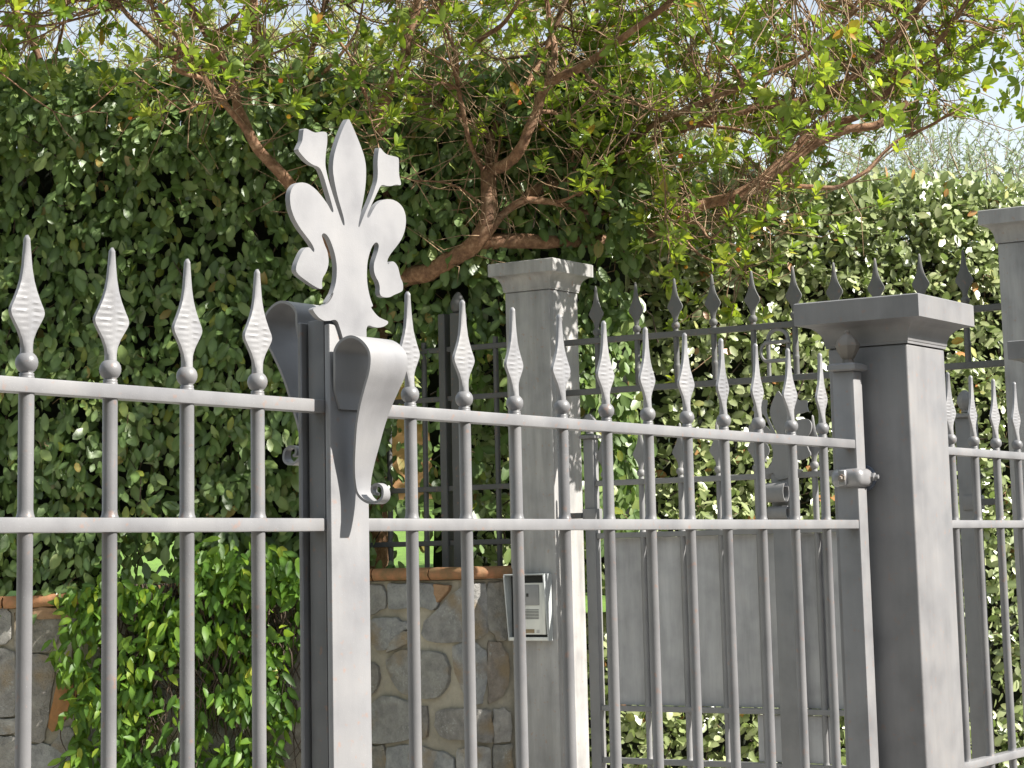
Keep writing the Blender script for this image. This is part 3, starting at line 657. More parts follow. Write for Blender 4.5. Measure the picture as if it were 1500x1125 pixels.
STN = [ # traced outlines of the stones one can see, in photo pixels
 [(538,858),(560,859),(566,872),(564,890),(548,898),(537,900)], [(572,856),(604,856),(634,857),(637,872),(641,884),(633,893),(612,887),(590,891),(573,891)],
 [(638,856),(660,858),(654,870),(643,882),(638,870)], [(644,894),(662,873),(676,863),(692,859),(708,858),(710,890),(711,924),(702,932),(682,938),(655,939),(630,936),(622,926),(625,910)],
 [(542,912),(560,906),(580,906),(594,912),(597,921),(586,928),(578,940),(566,950),(555,951),(545,938)], [(600,924),(600,942),(582,950),(568,955),(572,944),(582,932),(592,925)],
 [(569,968),(583,958),(606,955),(630,956),(648,960),(656,978),(655,998),(646,1013),(636,1020),(612,1020),(592,1013),(577,996)], [(540,972),(549,973),(555,985),(554,1003),(548,1013),(540,1014)],
 [(664,950),(680,943),(698,945),(711,956),(712,985),(710,1008),(706,1027),(690,1029),(678,1010),(668,985)], [(716,942),(733,944),(744,960),(744,1000),(736,1017),(716,1028),(714,990)],
 [(541,1038),(560,1022),(578,1023),(600,1030),(605,1048),(603,1078),(585,1084),(560,1087),(541,1086)], [(616,1036),(625,1036),(626,1078),(614,1080),(613,1055)],
 [(642,1044),(665,1040),(700,1041),(717,1043),(719,1065),(717,1086),(695,1084),(670,1082),(650,1078),(641,1064)], [(723,1040),(738,1038),(747,1045),(747,1084),(724,1087),(722,1060)],
 [(570,1098),(590,1094),(620,1096),(650,1104),(662,1112),(664,1150),(650,1175),(590,1178),(568,1150)], [(541,1094),(562,1094),(564,1130),(562,1170),(541,1170)],
 [(671,1100),(695,1096),(716,1098),(718,1130),(716,1170),(672,1172)], [(723,1094),(750,1092),(752,1130),(750,1172),(724,1172)],
 [(716,856),(735,855),(745,858),(746,900),(742,934),(728,936),(716,920),(714,885)],
 [(-60,894),(-20,892),(8,892),(14,900),(14,935),(6,942),(-30,944),(-60,940)], [(24,908),(60,905),(94,908),(90,925),(82,940),(70,953),(45,954),(24,950)], [(46,893),(80,891),(109,894),(108,903),(80,906),(46,905)],
 [(-60,952),(-10,951),(8,954),(20,958),(22,1000),(20,1045),(-20,1046),(-60,1044)], [(30,964),(55,962),(76,966),(79,990),(72,1030),(66,1070),(60,1084),(40,1080),(30,1040)],
 [(94,988),(104,996),(112,1015),(103,1040),(92,1055),(78,1069),(71,1062),(78,1030),(84,1005)], [(76,1092),(90,1068),(102,1066),(112,1080),(106,1100),(92,1104)],
 [(44,1094),(64,1091),(90,1104),(108,1112),(112,1150),(80,1176),(42,1170)], [(-60,1082),(-10,1079),(20,1082),(28,1110),(28,1165),(-10,1170),(-60,1168)], [(-60,1053),(-10,1052),(21,1053),(24,1066),(16,1074),(-20,1075),(-60,1073)],
 [(396,900),(425,892),(450,896),(470,905),(472,960),(468,1008),(440,1018),(412,1012),(396,990)], [(392,1040),(415,1028),(450,1032),(472,1040),(474,1100),(470,1165),(420,1172),(392,1150)],
]
MS = {21: M_brick, 24: M_ochre, 2: M_brick}
taken = []
def stone(poly, mat, proud):
    """poly: (u, z) outline; raised, chamfered, uneven block face"""
    P = np.array(poly); c = P.mean(0); n = len(P)
    # subdivide outline once with small jitter
    Q = []
    for a, b_ in zip(P, np.roll(P, -1, 0)):
        Q.append(a*.93+b_*.07); Q.append((a+b_)/2+rng.normal(0, .0034, 2))
        Q.append(a*.07+b_*.93)
    Q = np.array(Q); k = len(Q); V, Fc = [], []
    lay = [(1.09, -.03), (1.09, proud*.35), (1.075, proud*.85), (1.02, proud), (.8, proud*1.06), (.58, proud*1.1), (.32, proud*1.1)]
    for s, o_ in lay:
        for i in range(k):
            q = c+(Q[i]-c)*s; nz = (.007*noise.noise((q[0]*16, q[1]*16, proud*90))+.004*noise.noise((q[0]*45, q[1]*45, proud*50))) if o_ > 0 else 0
            p, nn = wall_pt(float(q[0]), o_+nz); V.append((p[0]-wo.x, p[1]-wo.y, q[1]-wo.z))
    p, nn = wall_pt(float(c[0]), proud*1.15); V.append((p[0]-wo.x, p[1]-wo.y, c[1]-wo.z))
    for l in range(len(lay)-1):
        for i in range(k): Fc.append((l*k+i, l*k+(i+1) % k, (l+1)*k+(i+1) % k, (l+1)*k+i))
    e = (len(lay)-1)*k
    for i in range(k): Fc.append((e+i, e+(i+1) % k, len(V)-1))
    me = mesh_from('stone', V, Fc, mat, True); bm = bmesh.new(); bm.from_mesh(me); bmesh.ops.recalc_face_normals(bm, faces=bm.faces[:]); bm.to_mesh(me); bm.free()
    me.set_sharp_from_angle(angle=math.radians(24)); put('stone', me, sw)
for k, pl in enumerate(STN):
    uv = [wall_hit(x, y) for x, y in pl]
    if any(h is None for h in uv): uv = [h for h in uv if h]
    if len(uv) < 4: continue
    stone(uv, MS.get(k, M_stone), random.uniform(.006, .016)); a = np.array(uv); taken.append((a.min(0), a.max(0)))
def free(u0, u1, za, zb_):
    return all(u1 < a[0]+.01 or u0 > b_[0]-.01 or zb_ < a[1]+.01 or za > b_[1]-.01 for a, b_ in taken)
z = .02; row = 0
while z < Z0-.2:
    h = random.uniform(.09, .15); u = .02
    while u < WLd[-1]-.1:
        w = random.uniform(.12, .26); u1 = min(u+w, WLd[-1]-.02); zt = min(z+h, wall_top((u+u1)/2)-.012)
        if zt-z > .05 and u1-u > .06 and free(u, u1, z, zt):
            j = lambda: random.uniform(-.008, .008)
            gp = .008
            pl = [(u+gp+j(), z+gp), ((u+u1)/2, z+gp+j()), (u1-gp, z+gp+j()), (u1-gp+j(), (z+zt)/2), (u1-gp+j(), zt-gp), ((u+u1)/2, zt-gp+j()), (u+gp, zt-gp+j()), (u+gp+j(), (z+zt)/2)]
            stone(pl, M_stone, random.uniform(.006, .016))
        u = u1
    z += h; row += 1

# ---------------------------------------------------------------- foliage machinery
def leaf_template(w=.42, fold=.18, curl=.16, tipped=True, rows=(.1, .34, .64, .9)):
    """leaf of length 1 along +Y, face +Z; returns V, quads(-1 = triangle), rib"""
    wid = {.14: .55, .38: .98, .64: .92, .86: .48} if tipped else {.14: .42, .38: .85, .64: 1.0, .86: .70}
    tt = np.linspace(0, 1, 60)
    pf = (lambda x: math.sin(math.pi*x**.82)**.78) if tipped else (lambda x: math.sin(math.pi*x**1.12)**.62)
    wid = {r: pf(r) for r in rows}
    V = [(0, 0, 0)]; rib = [1.]
    for r in rows:
        hw = w/2*wid[r]; z = -curl*r*r
        V += [(-hw, r, z+fold*hw), (0, r, z), (hw, r, z+fold*hw)]; rib += [0, 1., 0]
    V.append((0, 1, -curl)); rib.append(.6)
    Q = [(0, 2, 1, -1), (0, 3, 2, -1)]
    for k in range(len(rows)-1):
        a, b_ = 1+3*k, 4+3*k; Q += [(a, a+1, b_+1, b_), (a+1, a+2, b_+2, b_+1)]
    a = 1+3*(len(rows)-1); t_ = len(V)-1; Q += [(a, a+1, t_, -1), (a+1, a+2, t_, -1)]
    return np.array(V, float), np.array(Q, int), np.array(rib)
def frames(a, n):
    a = a/np.linalg.norm(a, axis=1)[:, None]; s = np.cross(a, n); s /= np.linalg.norm(s, axis=1)[:, None]+1e-9
    return s, a, np.cross(s, a)
class Leaves:
    def __init__(self): self.P, self.A, self.Nn, self.L, self.T = [], [], [], [], []
    def add(self, p, a, n, l, t): self.P.append(p); self.A.append(a); self.Nn.append(n); self.L.append(l); self.T.append(t)
    def arrays(self): return tuple(np.concatenate(x) for x in (self.P, self.A, self.Nn, self.L, self.T))
def build_leaves(root, name, part, P, A, Nn, L, T, tmpl, mat, pieces=300, front=None, small=None):
    """the 300 leaves that show largest become parts; the rest is ONE stuff part"""
    s, a, n = frames(A, Nn); rl = np.array(wloc(root)); idx_big = np.array([], int)
    if pieces:
        d = P-CAM; z = d@FW; x = CX+F_PX*(d@RT)/z; y = CY-F_PX*(d@UP)/z
        face = np.abs((n*(d/np.linalg.norm(d, axis=1)[:, None])).sum(1))
        score = L/z*(.25+face)*np.where((x > 5) & (x < 1495) & (y > 5) & (y < 1120), 1, 0)
        if front is not None: score = score*front
        idx_big = np.argsort(-score)[:pieces]; idx_big = idx_big[score[idx_big] > 0]
        tv, tq, tr_ = tmpl; tones = [.1, .3, .5, .7, .88, 1.]
        meshes = [np_mesh(part, tv, tq, mat, np.full(len(tv), t_), tr_) for t_ in tones]
        for k in idx_big:
            o = bpy.data.objects.new(part, meshes[int(np.argmin([abs(T[k]-t_) for t_ in tones]))]); col.objects.link(o); o.parent = root
            M_ = Matrix.Identity(4)
            for i in range(3): M_[i][0], M_[i][1], M_[i][2], M_[i][3] = s[k, i]*L[k], a[k, i]*L[k], n[k, i]*L[k], P[k, i]-rl[i]
            o.matrix_local = M_
    keep = np.ones(len(P), bool); keep[idx_big] = False
    tv, tq, tr_ = small or tmpl; P, s, a, n, L, T = P[keep], s[keep], a[keep], n[keep], L[keep], T[keep]
    V = P[:, None]-rl+L[:, None, None]*(tv[None, :, 0, None]*s[:, None]+tv[None, :, 1, None]*a[:, None]+tv[None, :, 2, None]*n[:, None])
    K = len(P); nv = len(tv); q = np.where(tq[None] < 0, -1, tq[None]+(np.arange(K)*nv)[:, None, None]).reshape(-1, 4)
    me = np_mesh(name, V.reshape(-1, 3), q, mat, np.repeat(T, nv), np.tile(tr_, K))
    o = put(name, me, root); o['kind'] = 'stuff'; return o
def twigs_part(root, name, twigs, mat, n=4):
    VV, QQ, off = [], [], 0; rl = np.array(wloc(root))
    for pts, r in twigs:
        V, Q = tube_np(pts, r, n); VV.append(V-rl); QQ.append(np.array(Q)+off); off += len(V)
    me = np_mesh(name, np.concatenate(VV), np.concatenate(QQ), mat); o = put(name, me, root); o['kind'] = 'stuff'; return o
def unit(v): return v/(np.linalg.norm(v, axis=-1)[..., None]+1e-9)
def nz3(P, f, seed=0.): return np.array([noise.noise((p[0]*f+seed, p[1]*f, p[2]*f)) for p in P])

# ---------------------------------------------------------------- left hedge
HL = [np.array(p) for p in ((6.25, 2.45), (5.92, 2.80), (5.74, 3.05), (5.62, 3.35), (5.38, 3.62), (5.05, 3.98), (4.16, 5.30), (3.55, 6.30))]
HLd = np.concatenate([[0], np.cumsum([np.linalg.norm(b-a) for a, b in zip(HL, HL[1:])])])
def path_pts(H, Hd, u):
    k = np.clip(np.searchsorted(Hd, u, 'right')-1, 0, len(H)-2); H = np.array(H)
    e = unit(H[k+1]-H[k]); p = H[k]+e*(u-Hd[k])[:, None]; return p, np.stack([-e[:, 1], e[:, 0]], 1)
def hedge(name, label, H, Hd, zlo, zhi, count, mat, size, tmpl, small, inner_mat, droop=-.85, tone_mu=.45, hole=None, seed=0., twig_n=900, top_frac=.16, loc=None, depth_s=.11, gap=.24):
    root = thing(name, label, 'hedge', loc)
    M_ = int(count*1.5)
    u = rng.uniform(0, Hd[-1], M_); v = rng.uniform(0, 1, M_); v = np.where(rng.uniform(0, 1, M_) < .18, rng.uniform(.84, 1, M_), v); p, nn = path_pts(H, Hd, u)
    zl = np.array([zlo(x) for x in u]); z = zl+(zhi-zl)*v
    P0 = np.stack([p[:, 0], p[:, 1], z], 1); n3 = np.stack([nn[:, 0], nn[:, 1], np.zeros(M_)], 1)
    bump = .12*nz3(P0, 2.2, seed)+.05*nz3(P0, 6., seed+5)+.03*nz3(P0, 14., seed+9)
    dep = rng.exponential(depth_s, M_); dep = np.minimum(dep, .42)
    dep -= rng.uniform(0, .03, M_)
    hole_n = nz3(P0, 7., seed+20)
    top = rng.uniform(0, 1, M_) < top_frac
    Pp = P0+n3*(bump-dep)[:, None]
    # rounded top edge
    over = (Pp[:, 2]-(zhi-.15))/.15; Pp -= n3*(np.clip(over, 0, 1)**2*.10)[:, None]
    Pp[top] = (P0-n3*rng.uniform(0, .6, M_)[:, None])[top]; Pp[top, 2] = zhi+bump[top]*1.2+rng.normal(0, .03, top.sum())-.02
    keep = top | (rng.uniform(0, 1, M_) > np.clip((hole_n-gap)*3.2, 0, .93)) & (rng.uniform(0, 1, M_) < 1)
    if hole is not None: keep &= hole(Pp, u, z)
    Pp, n3, dep, top, P0 = Pp[keep][:count], n3[keep][:count], dep[keep][:count], top[keep][:count], P0[keep][:count]
    K = len(Pp)
    up = np.array([0, 0, 1.])
    A = unit(n3*rng.uniform(.0, .5, K)[:, None]+rng.normal(0, .50, (K, 3))+up*droop)
    A[top] = unit(rng.normal(0, .6, (top.sum(), 3))+up*.7)
    Nn = unit(n3*1.+up*.38+rng.normal(0, .42, (K, 3)))
    L = rng.uniform(size[0], size[1], K)*rng.choice([1, 1, 1, .72], K)
    T = np.clip(rng.normal(tone_mu, .2, K)+.15*nz3(P0, 3., 3.), 0, .93); T[rng.uniform(0, 1, K) < .025] = .97; T[rng.uniform(0, 1, K) < .012] = 1.
    # sprays: leaves in little groups share a stem
    build_leaves(root, 'foliage', 'leaf', Pp, A, Nn, L, T, tmpl, mat, 300, np.exp(-np.maximum(dep, 0)*18), small)
    # wood inside
    tw = []
    for _ in range(twig_n):
        k = rng.integers(K); b0 = Pp[k]; inw = b0-n3[k]*rng.uniform(.12, .35)+rng.normal(0, .08, 3)-up*rng.uniform(.0, .18)
        mid = (b0+inw)/2+rng.normal(0, .02, 3); tw.append((np.array([inw, mid, b0]), [.0045, .003, .0014]))
    twigs_part(root, 'twigs', tw, inner_mat)
    tw = []
    for _ in range(twig_n):
        k = rng.integers(K)
        if top[k]: continue
        b0 = Pp[k]; d1 = unit(n3[k]*rng.uniform(.1, 1)+rng.normal(0, .6, 3)); L1 = rng.uniform(.03, .11); p1_ = b0-n3[k]*.03
        tw.append((np.array([p1_, p1_+d1*L1*.5+rng.normal(0, .006, 3), p1_+d1*L1]), [.0024, .0018, .001]))
    twigs_part(root, 'young_shoots', tw, M_twig)
    # dark sheet that closes the hedge: its inner shade put into the colour
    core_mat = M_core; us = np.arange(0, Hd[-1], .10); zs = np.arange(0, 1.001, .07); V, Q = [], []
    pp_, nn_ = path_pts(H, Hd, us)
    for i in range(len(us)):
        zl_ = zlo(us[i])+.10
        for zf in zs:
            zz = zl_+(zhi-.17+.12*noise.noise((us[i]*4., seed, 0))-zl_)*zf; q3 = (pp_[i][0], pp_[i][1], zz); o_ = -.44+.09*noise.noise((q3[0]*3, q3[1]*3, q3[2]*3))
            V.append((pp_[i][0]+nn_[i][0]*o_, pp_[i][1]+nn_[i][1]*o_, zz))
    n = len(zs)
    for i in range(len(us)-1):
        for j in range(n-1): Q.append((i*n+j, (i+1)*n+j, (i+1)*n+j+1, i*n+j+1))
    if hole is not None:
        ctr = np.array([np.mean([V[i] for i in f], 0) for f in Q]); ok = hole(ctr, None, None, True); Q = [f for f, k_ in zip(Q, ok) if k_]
    rl = wloc(root); me = mesh_from('shaded_core', [(v[0]-rl.x, v[1]-rl.y, v[2]-rl.z) for v in V], Q, core_mat, True); o = put('shaded_core', me, root); o['kind'] = 'stuff'
    return root
M_core = rough_mat('hedge inner shade', (.008, .012, .006), (.02, .026, .012), 25)  # near-black colour stands in for the shade inside the hedges
T_oval = leaf_template(.52, .14, .12, False); T_ovs = leaf_template(.52, .14, .12, False, rows=(.14, .5, .86))
def zlo_left(u):
    # u small = next to the pillar: hedge hangs less far down there
    return Z0-.04 if u < 1.15 else Z0-.19-.08*min(1, (u-1.15)/1.2)
def hole_left(P, u, z, core=False):
    d = P-CAM; w = d@FW; x = CX+F_PX*(d@RT)/w; y = CY-F_PX*(d@UP)/w
    k = np.ones(len(P), bool); r = rng.uniform(0, 1, len(P))
    # thin, see-through part beside the pillar
    thin = (x > 575) & (x < 775) & (y > 520)
    k &= ~(thin & ((r < .70) | core))
    thin2 = (x > 575) & (x < 775) & (y > 400) & (y <= 520); k &= ~(thin2 & (r < .35) & (not core))
    low = (x > 535) & (x < 775) & (y > 750); k &= ~(low & ((r < .86) | core))
    gapn = (x > 195) & (x < 250) & (y > 804) & (y < 850); k &= ~(gapn & ((r < .6) | core))
    warm = ((x > 640) & (x < 745) & (y > 600) & (y < 730)); k &= ~(warm & ((r < .8) | core))
    k &= ~(core & (y > 770) & ((x > 520) | ((x > 175) & (x < 275))))
    return k
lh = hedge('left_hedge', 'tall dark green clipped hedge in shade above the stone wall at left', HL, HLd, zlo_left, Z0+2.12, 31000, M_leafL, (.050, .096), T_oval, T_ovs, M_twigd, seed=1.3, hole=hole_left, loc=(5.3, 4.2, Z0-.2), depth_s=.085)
lh.name = 'hedge'
# ---------------------------------------------------------------- right hedge
def hole_right(P, u, z, core=False):
    d = P-CAM; w = d@FW; x = CX+F_PX*(d@RT)/w; y = CY-F_PX*(d@UP)/w
    r = rng.uniform(0, 1, len(P)); sp = (x > 840) & (x < 935) & (y > 545) & (y < 720)
    return ~(sp & ((r < .55) | core))
HR = [np.array(p) for p in ((9.75, .85), (8.75, 1.60), (6.75, 3.10), (6.2, 3.5))]
HRd = np.concatenate([[0], np.cumsum([np.linalg.norm(b-a) for a, b in zip(HR, HR[1:])])])
T_round = leaf_template(.58, .14, .10, False); T_rs = leaf_template(.58, .14, .10, False, rows=(.14, .5, .86))
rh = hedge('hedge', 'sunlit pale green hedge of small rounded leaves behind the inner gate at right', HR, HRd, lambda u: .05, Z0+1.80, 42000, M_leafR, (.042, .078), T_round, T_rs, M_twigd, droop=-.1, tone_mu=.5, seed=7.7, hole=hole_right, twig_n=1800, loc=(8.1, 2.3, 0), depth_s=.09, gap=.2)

# ---------------------------------------------------------------- climber on the wall
cl = thing('climbing_shrub', 'bright green climber with pointed leaves spilling down the stone wall behind the left gate leaf', 'climber', (4.9, 4.1, 0))
CP = [(92,868),(130,856),(150,840),(190,842),(210,860),(250,835),(300,800),(380,790),(440,815),(458,880),(455,925),(425,952),(405,985),(430,1040),(405,1075),(400,1200),(80,1200),(98,1150),(88,1110),(120,1075),(105,1040),(118,1005),(88,975),(84,930),(108,900)]
def inpoly(x, y, P):
    c = np.zeros(len(x), bool); n = len(P)
    for i in range(n):
        x1, y1 = P[i]; x2, y2 = P[(i+1) % n]; cond = ((y1 > y) != (y2 > y)) & (x < (x2-x1)*(y-y1)/(y2-y1+1e-9)+x1); c ^= cond
    return c
Mn = 22000
u = rng.uniform(1.0, WLd[-1], Mn); zc = rng.uniform(.3, Z0+.12, Mn); off = rng.uniform(.02, .20, Mn)
Pc = np.zeros((Mn, 3)); Nc = np.zeros((Mn, 3))
for i in range(Mn):
    p, nn = wall_pt(u[i], off[i]); Pc[i] = (p[0], p[1], zc[i]); Nc[i] = (nn[0], nn[1], 0)
d = Pc-CAM; w = d@FW; xx = CX+F_PX*(d@RT)/w+rng.normal(0, 7, Mn); yy = CY-F_PX*(d@UP)/w+rng.normal(0, 7, Mn)
k = inpoly(xx, yy, CP)
dn = nz3(Pc, 5., 31.); k &= rng.uniform(0, 1, Mn) > np.clip((dn-.02)*3.5, 0, .92)
k &= ~((xx > 205) & (xx < 262) & (yy > 965) & (yy < 1010) & (rng.uniform(0, 1, Mn) < .8))
Pc, Nc = Pc[k][:5600], Nc[k][:5600]; K = len(Pc)
Ac = unit(Nc*.35+rng.normal(0, .48, (K, 3))+np.array([0, 0, -.75])); Nn = unit(Nc*.9+np.array([0, 0, .5])+rng.normal(0, .4, (K, 3)))
Tc = np.clip(rng.normal(.45, .26, K)+.25*nz3(Pc, 3., 8.), 0, .9); Tc[rng.uniform(0, 1, K) < .02] = 1.
T_pt = leaf_template(.40, .22, .22); T_ps = leaf_template(.40, .22, .22, rows=(.16, .5, .84))
build_leaves(cl, 'foliage', 'leaf', Pc, Ac, Nn, rng.uniform(.048, .090, K), Tc, T_pt, M_leafC, 300, None, T_ps)
tw = []
for i in range(90):
    ux = rng.uniform(wall_hit(430, 900)[0], wall_hit(150, 900)[0]); z0_ = Z0-.15; p, nn = wall_pt(ux, .05); pts = [np.array([p[0], p[1], z0_])]
    for j in range(6):
        ux += rng.normal(0, .05); z0_ -= rng.uniform(.06, .18); p, nn = wall_pt(ux, rng.uniform(.02, .14)); pts.append(np.array([p[0], p[1], z0_]))
    tw.append((spline(pts, 3), np.linspace(.005, .002, len(pts)*3-2)))
twigs_part(cl, 'stems', tw, M_twigd)

# ---------------------------------------------------------------- strawberry tree
ta = thing('strawberry_tree', 'spreading strawberry tree with reddish branches and glossy leaves arching over the gates', 'tree', (5.95, 3.75, 0))
def limb(name, P, r0, r1, sides=9, mat=M_bark):
    pts = spline([at_d(x, y, dd) for x, y, dd in P], 6); n = len(pts)
    pts = pts+np.array([[.012*noise.noise(tuple(q*7)), .012*noise.noise(tuple(q*7+5)), .012*noise.noise(tuple(q*7+9))] for q in pts])
    rad = np.linspace(r0, r1, n)*(1+.12*np.array([noise.noise(tuple(q*12)) for q in pts]))
    V, Q = tube_np(pts, rad, sides); rl = np.array(wloc(ta)); me = mesh_from(name, V-rl, Q, mat, True); put(name, me, ta)
    return [(pts[i], rad[i]) for i in range(n)]
LB = []
base = np.array([5.95, 3.75, -.1]); bx, by, bd = proj(base)
LB += limb('trunk', [(bx, by, bd), (555, 1000, 10.35), (545, 760, 10.3), (540, 560, 10.25), (556, 440, 10.15)], .085, .062, 12)
M2 = [
 ([(548,470,10.2),(585,412,10.1),(625,398,10.0),(668,378,9.95),(700,350,9.9),(714,318,9.9),(716,280,9.95),(714,248,10)], .048, .034),
 ([(714,252,10),(738,240,9.9),(765,215,9.8),(783,170,9.8),(800,128,9.8),(850,98,9.7),(900,62,9.6),(960,22,9.5),(1010,-40,9.4)], .030, .012),
 ([(714,255,10),(722,205,10.05),(740,150,10.1),(772,125,10.1),(800,70,10.2),(830,0,10.2),(850,-80,10.3)], .022, .010),
 ([(800,128,9.8),(812,80,9.9),(806,30,10),(790,-40,10)], .018, .009),
 ([(716,262,10),(690,215,9.9),(676,150,9.8),(668,90,9.8),(650,20,9.8),(640,-60,9.8)], .012, .006),
 ([(712,345,9.9),(740,310,9.9),(778,292,9.9),(830,303,10),(880,312,10.1),(935,300,10.2)], .020, .010),
 ([(700,356,9.95),(800,352,10.0),(900,352,10.2),(970,332,10.1),(1025,302,10.1),(1078,285,10.1),(1128,258,10.1),(1185,218,10.1),(1240,190,10.1),(1288,180,10.1),(1330,150,10.1)], .036, .016),
 ([(1115,265,10.1),(1180,205,10.15),(1215,185,10.15),(1262,165,10.15),(1310,125,10.15),(1360,75,10.15),(1405,20,10.15),(1440,-40,10.15)], .022, .010),
 ([(1075,285,10.1),(1140,272,10.1),(1220,277,10.1),(1262,255,10.1),(1310,212,10.2),(1350,190,10.2),(1400,165,10.1)], .013, .006),
 ([(770,285,10),(850,258,10.1),(905,232,10.1),(960,205,10.2),(1020,180,10.2),(1110,158,10.2),(1180,145,10.2),(1240,120,10.2),(1290,78,10.2),(1340,20,10.2),(1370,-30,10.2)], .028, .013),
 ([(905,232,10.1),(960,180,10.0),(1030,150,9.9),(1100,120,9.8),(1180,82,9.8),(1230,40,9.8),(1270,-20,9.8)], .016, .008),
 ([(1020,180,10.2),(1080,190,10.1),(1160,200,10.0),(1230,150,10)], .009, .004),
 ([(545,480,10.2),(505,400,10),(465,330,9.85),(428,275,9.8),(396,240,9.75),(370,210,9.7),(350,165,9.7),(342,130,9.7),(318,75,9.7),(292,30,9.7),(262,-20,9.6)], .034, .015),
 ([(370,210,9.7),(335,160,9.6),(300,115,9.6),(268,80,9.6),(240,70,9.5),(195,30,9.5),(165,-10,9.4)], .017, .009),
 ([(345,138,9.7),(318,150,9.6),(290,152,9.6),(262,164,9.5)], .006, .003),
 ([(540,560,10.25),(470,420,10.35),(420,260,10.35),(398,160,10.3),(383,105,10.2),(376,55,10.1),(368,0,10.0),(360,-70,10)], .038, .022),
 ([(552,470,10.2),(575,330,10.25),(560,230,10.2),(558,172,10.1),(573,130,10.1),(592,85,10.1),(600,35,10.1),(614,-10,10.1),(625,-80,10.1)], .034, .020),
 ([(545,500,10.3),(490,300,10.4),(458,170,10.3),(450,120,10.2),(458,70,10.2),(470,30,10.2),(478,-30,10.2)], .018, .010),
 ([(458,120,10.2),(490,90,10.1),(520,50,10.1),(530,0,10)], .010, .005),
 ([(560,190,10.1),(535,140,10),(515,90,10),(480,40,10),(450,0,10)], .009, .005),
 ([(568,135,10.1),(610,115,10),(640,150,9.9),(690,180,9.9)], .007, .004),
 ([(398,200,10.35),(250,190,10.4),(120,160,10.4),(70,108,10.3),(48,60,10.3),(20,10,10.3),(0,-50,10.3)], .022, .015),
 ([(70,108,10.3),(84,80,10.3),(90,40,10.2),(100,-10,10.2)], .010, .006),
 ([(60,112,10.3),(25,95,10.3),(-20,80,10.2),(-80,70,10.2)], .009, .006),
 ([(300,115,9.6),(258,100,9.5),(262,60,9.5),(230,20,9.4),(210,-20,9.4)], .012, .007),
 ([(714,300,9.95),(660,272,9.8),(600,262,9.7),(560,250,9.6)], .006, .002),
 ([(850,98,9.7),(880,130,9.6),(930,150,9.5),(980,165,9.4)], .009, .004),
 ([(700,60,9.9),(740,30,9.8),(790,-60,9.7)], .012, .007),
]
for P_, a, b_ in M2: LB += limb('branch', P_, a, b_)
LP = np.array([p for p, r in LB]); LR = np.array([r for p, r in LB])
# crown volume
def env(x):
    return np.interp(x, [-300, 0, 120, 200, 300, 420, 500, 560, 620, 700, 780, 860, 940, 1000, 1080, 1130, 1200, 1300, 1400, 1500, 1700],
                     [115, 115, 135, 180, 165, 140, 190, 180, 175, 205, 245, 290, 345, 400, 400, 300, 225, 185, 190, 160, 110])
def dens(x, y):
    base_ = np.interp(x, [-300, 0, 150, 450, 620, 760, 1000, 1200, 1320, 1700], [.30, .30, .30, .30, .36, .62, .72, .68, .55, .5])
    return np.where(y < -10, .55, base_)
Mn = 19000
x = rng.uniform(-350, 1750, Mn); y = np.where(rng.uniform(0, 1, Mn) < .72, rng.uniform(-120, 450, Mn), rng.uniform(-950, -120, Mn))
dd = rng.uniform(8.6, 11.0, Mn)
sel = (y < env(x)+rng.normal(0, 14, Mn)) & (rng.uniform(0, 1, Mn) < dens(x, y))
# the underside near the pillar and hedge is thin: leaves there hang in front of the hedge
x, y, dd = x[sel], y[sel], dd[sel]; dd = np.where((x > 600) & (y > -60) & (rng.uniform(0, 1, len(x)) < .86), rng.uniform(10.1, 11.3, len(x)), dd); dd = np.where((y > 120) & (x < 1000), np.interp(dd, [8.6, 11], [9.2, 10.3]), dd)
Pr = np.stack([at_d(a, b_, c) for a, b_, c in zip(x, y, dd)])
nzv = nz3(Pr, 2.1, 50.)+.5*nz3(Pr, 5., 60.)
ok = (nzv > -.10-.15*(y < 0)) & (Pr[:, 1] > .9) & (Pr[:, 0] < 9.2) & (Pr[:, 2] < Z0+3.9)
gapo = np.array([5.385, 2.875, Z0-.3]); sdv = np.array(sd)
for dz_ in (-.12, 0, .12):
    q_ = Pr-(gapo+np.array([0, 0, dz_])); tt = q_@sdv; ok &= ~((np.linalg.norm(q_-tt[:, None]*sdv, axis=1) < .12) & (tt > 0))
Pr = Pr[ok][:6600]; yk = y[ok][:6600]
# sprays that hang between the sun and the top of the intercom pillar
pe = np.stack([np.array([rng.uniform(5.5, 5.74), 2.5, Z0+rng.uniform(.25, 1.2)])+sdv*rng.uniform(.6, 1.9)+rng.normal(0, .03, 3) for _ in range(70)]); Pr = np.concatenate([Pr, pe])
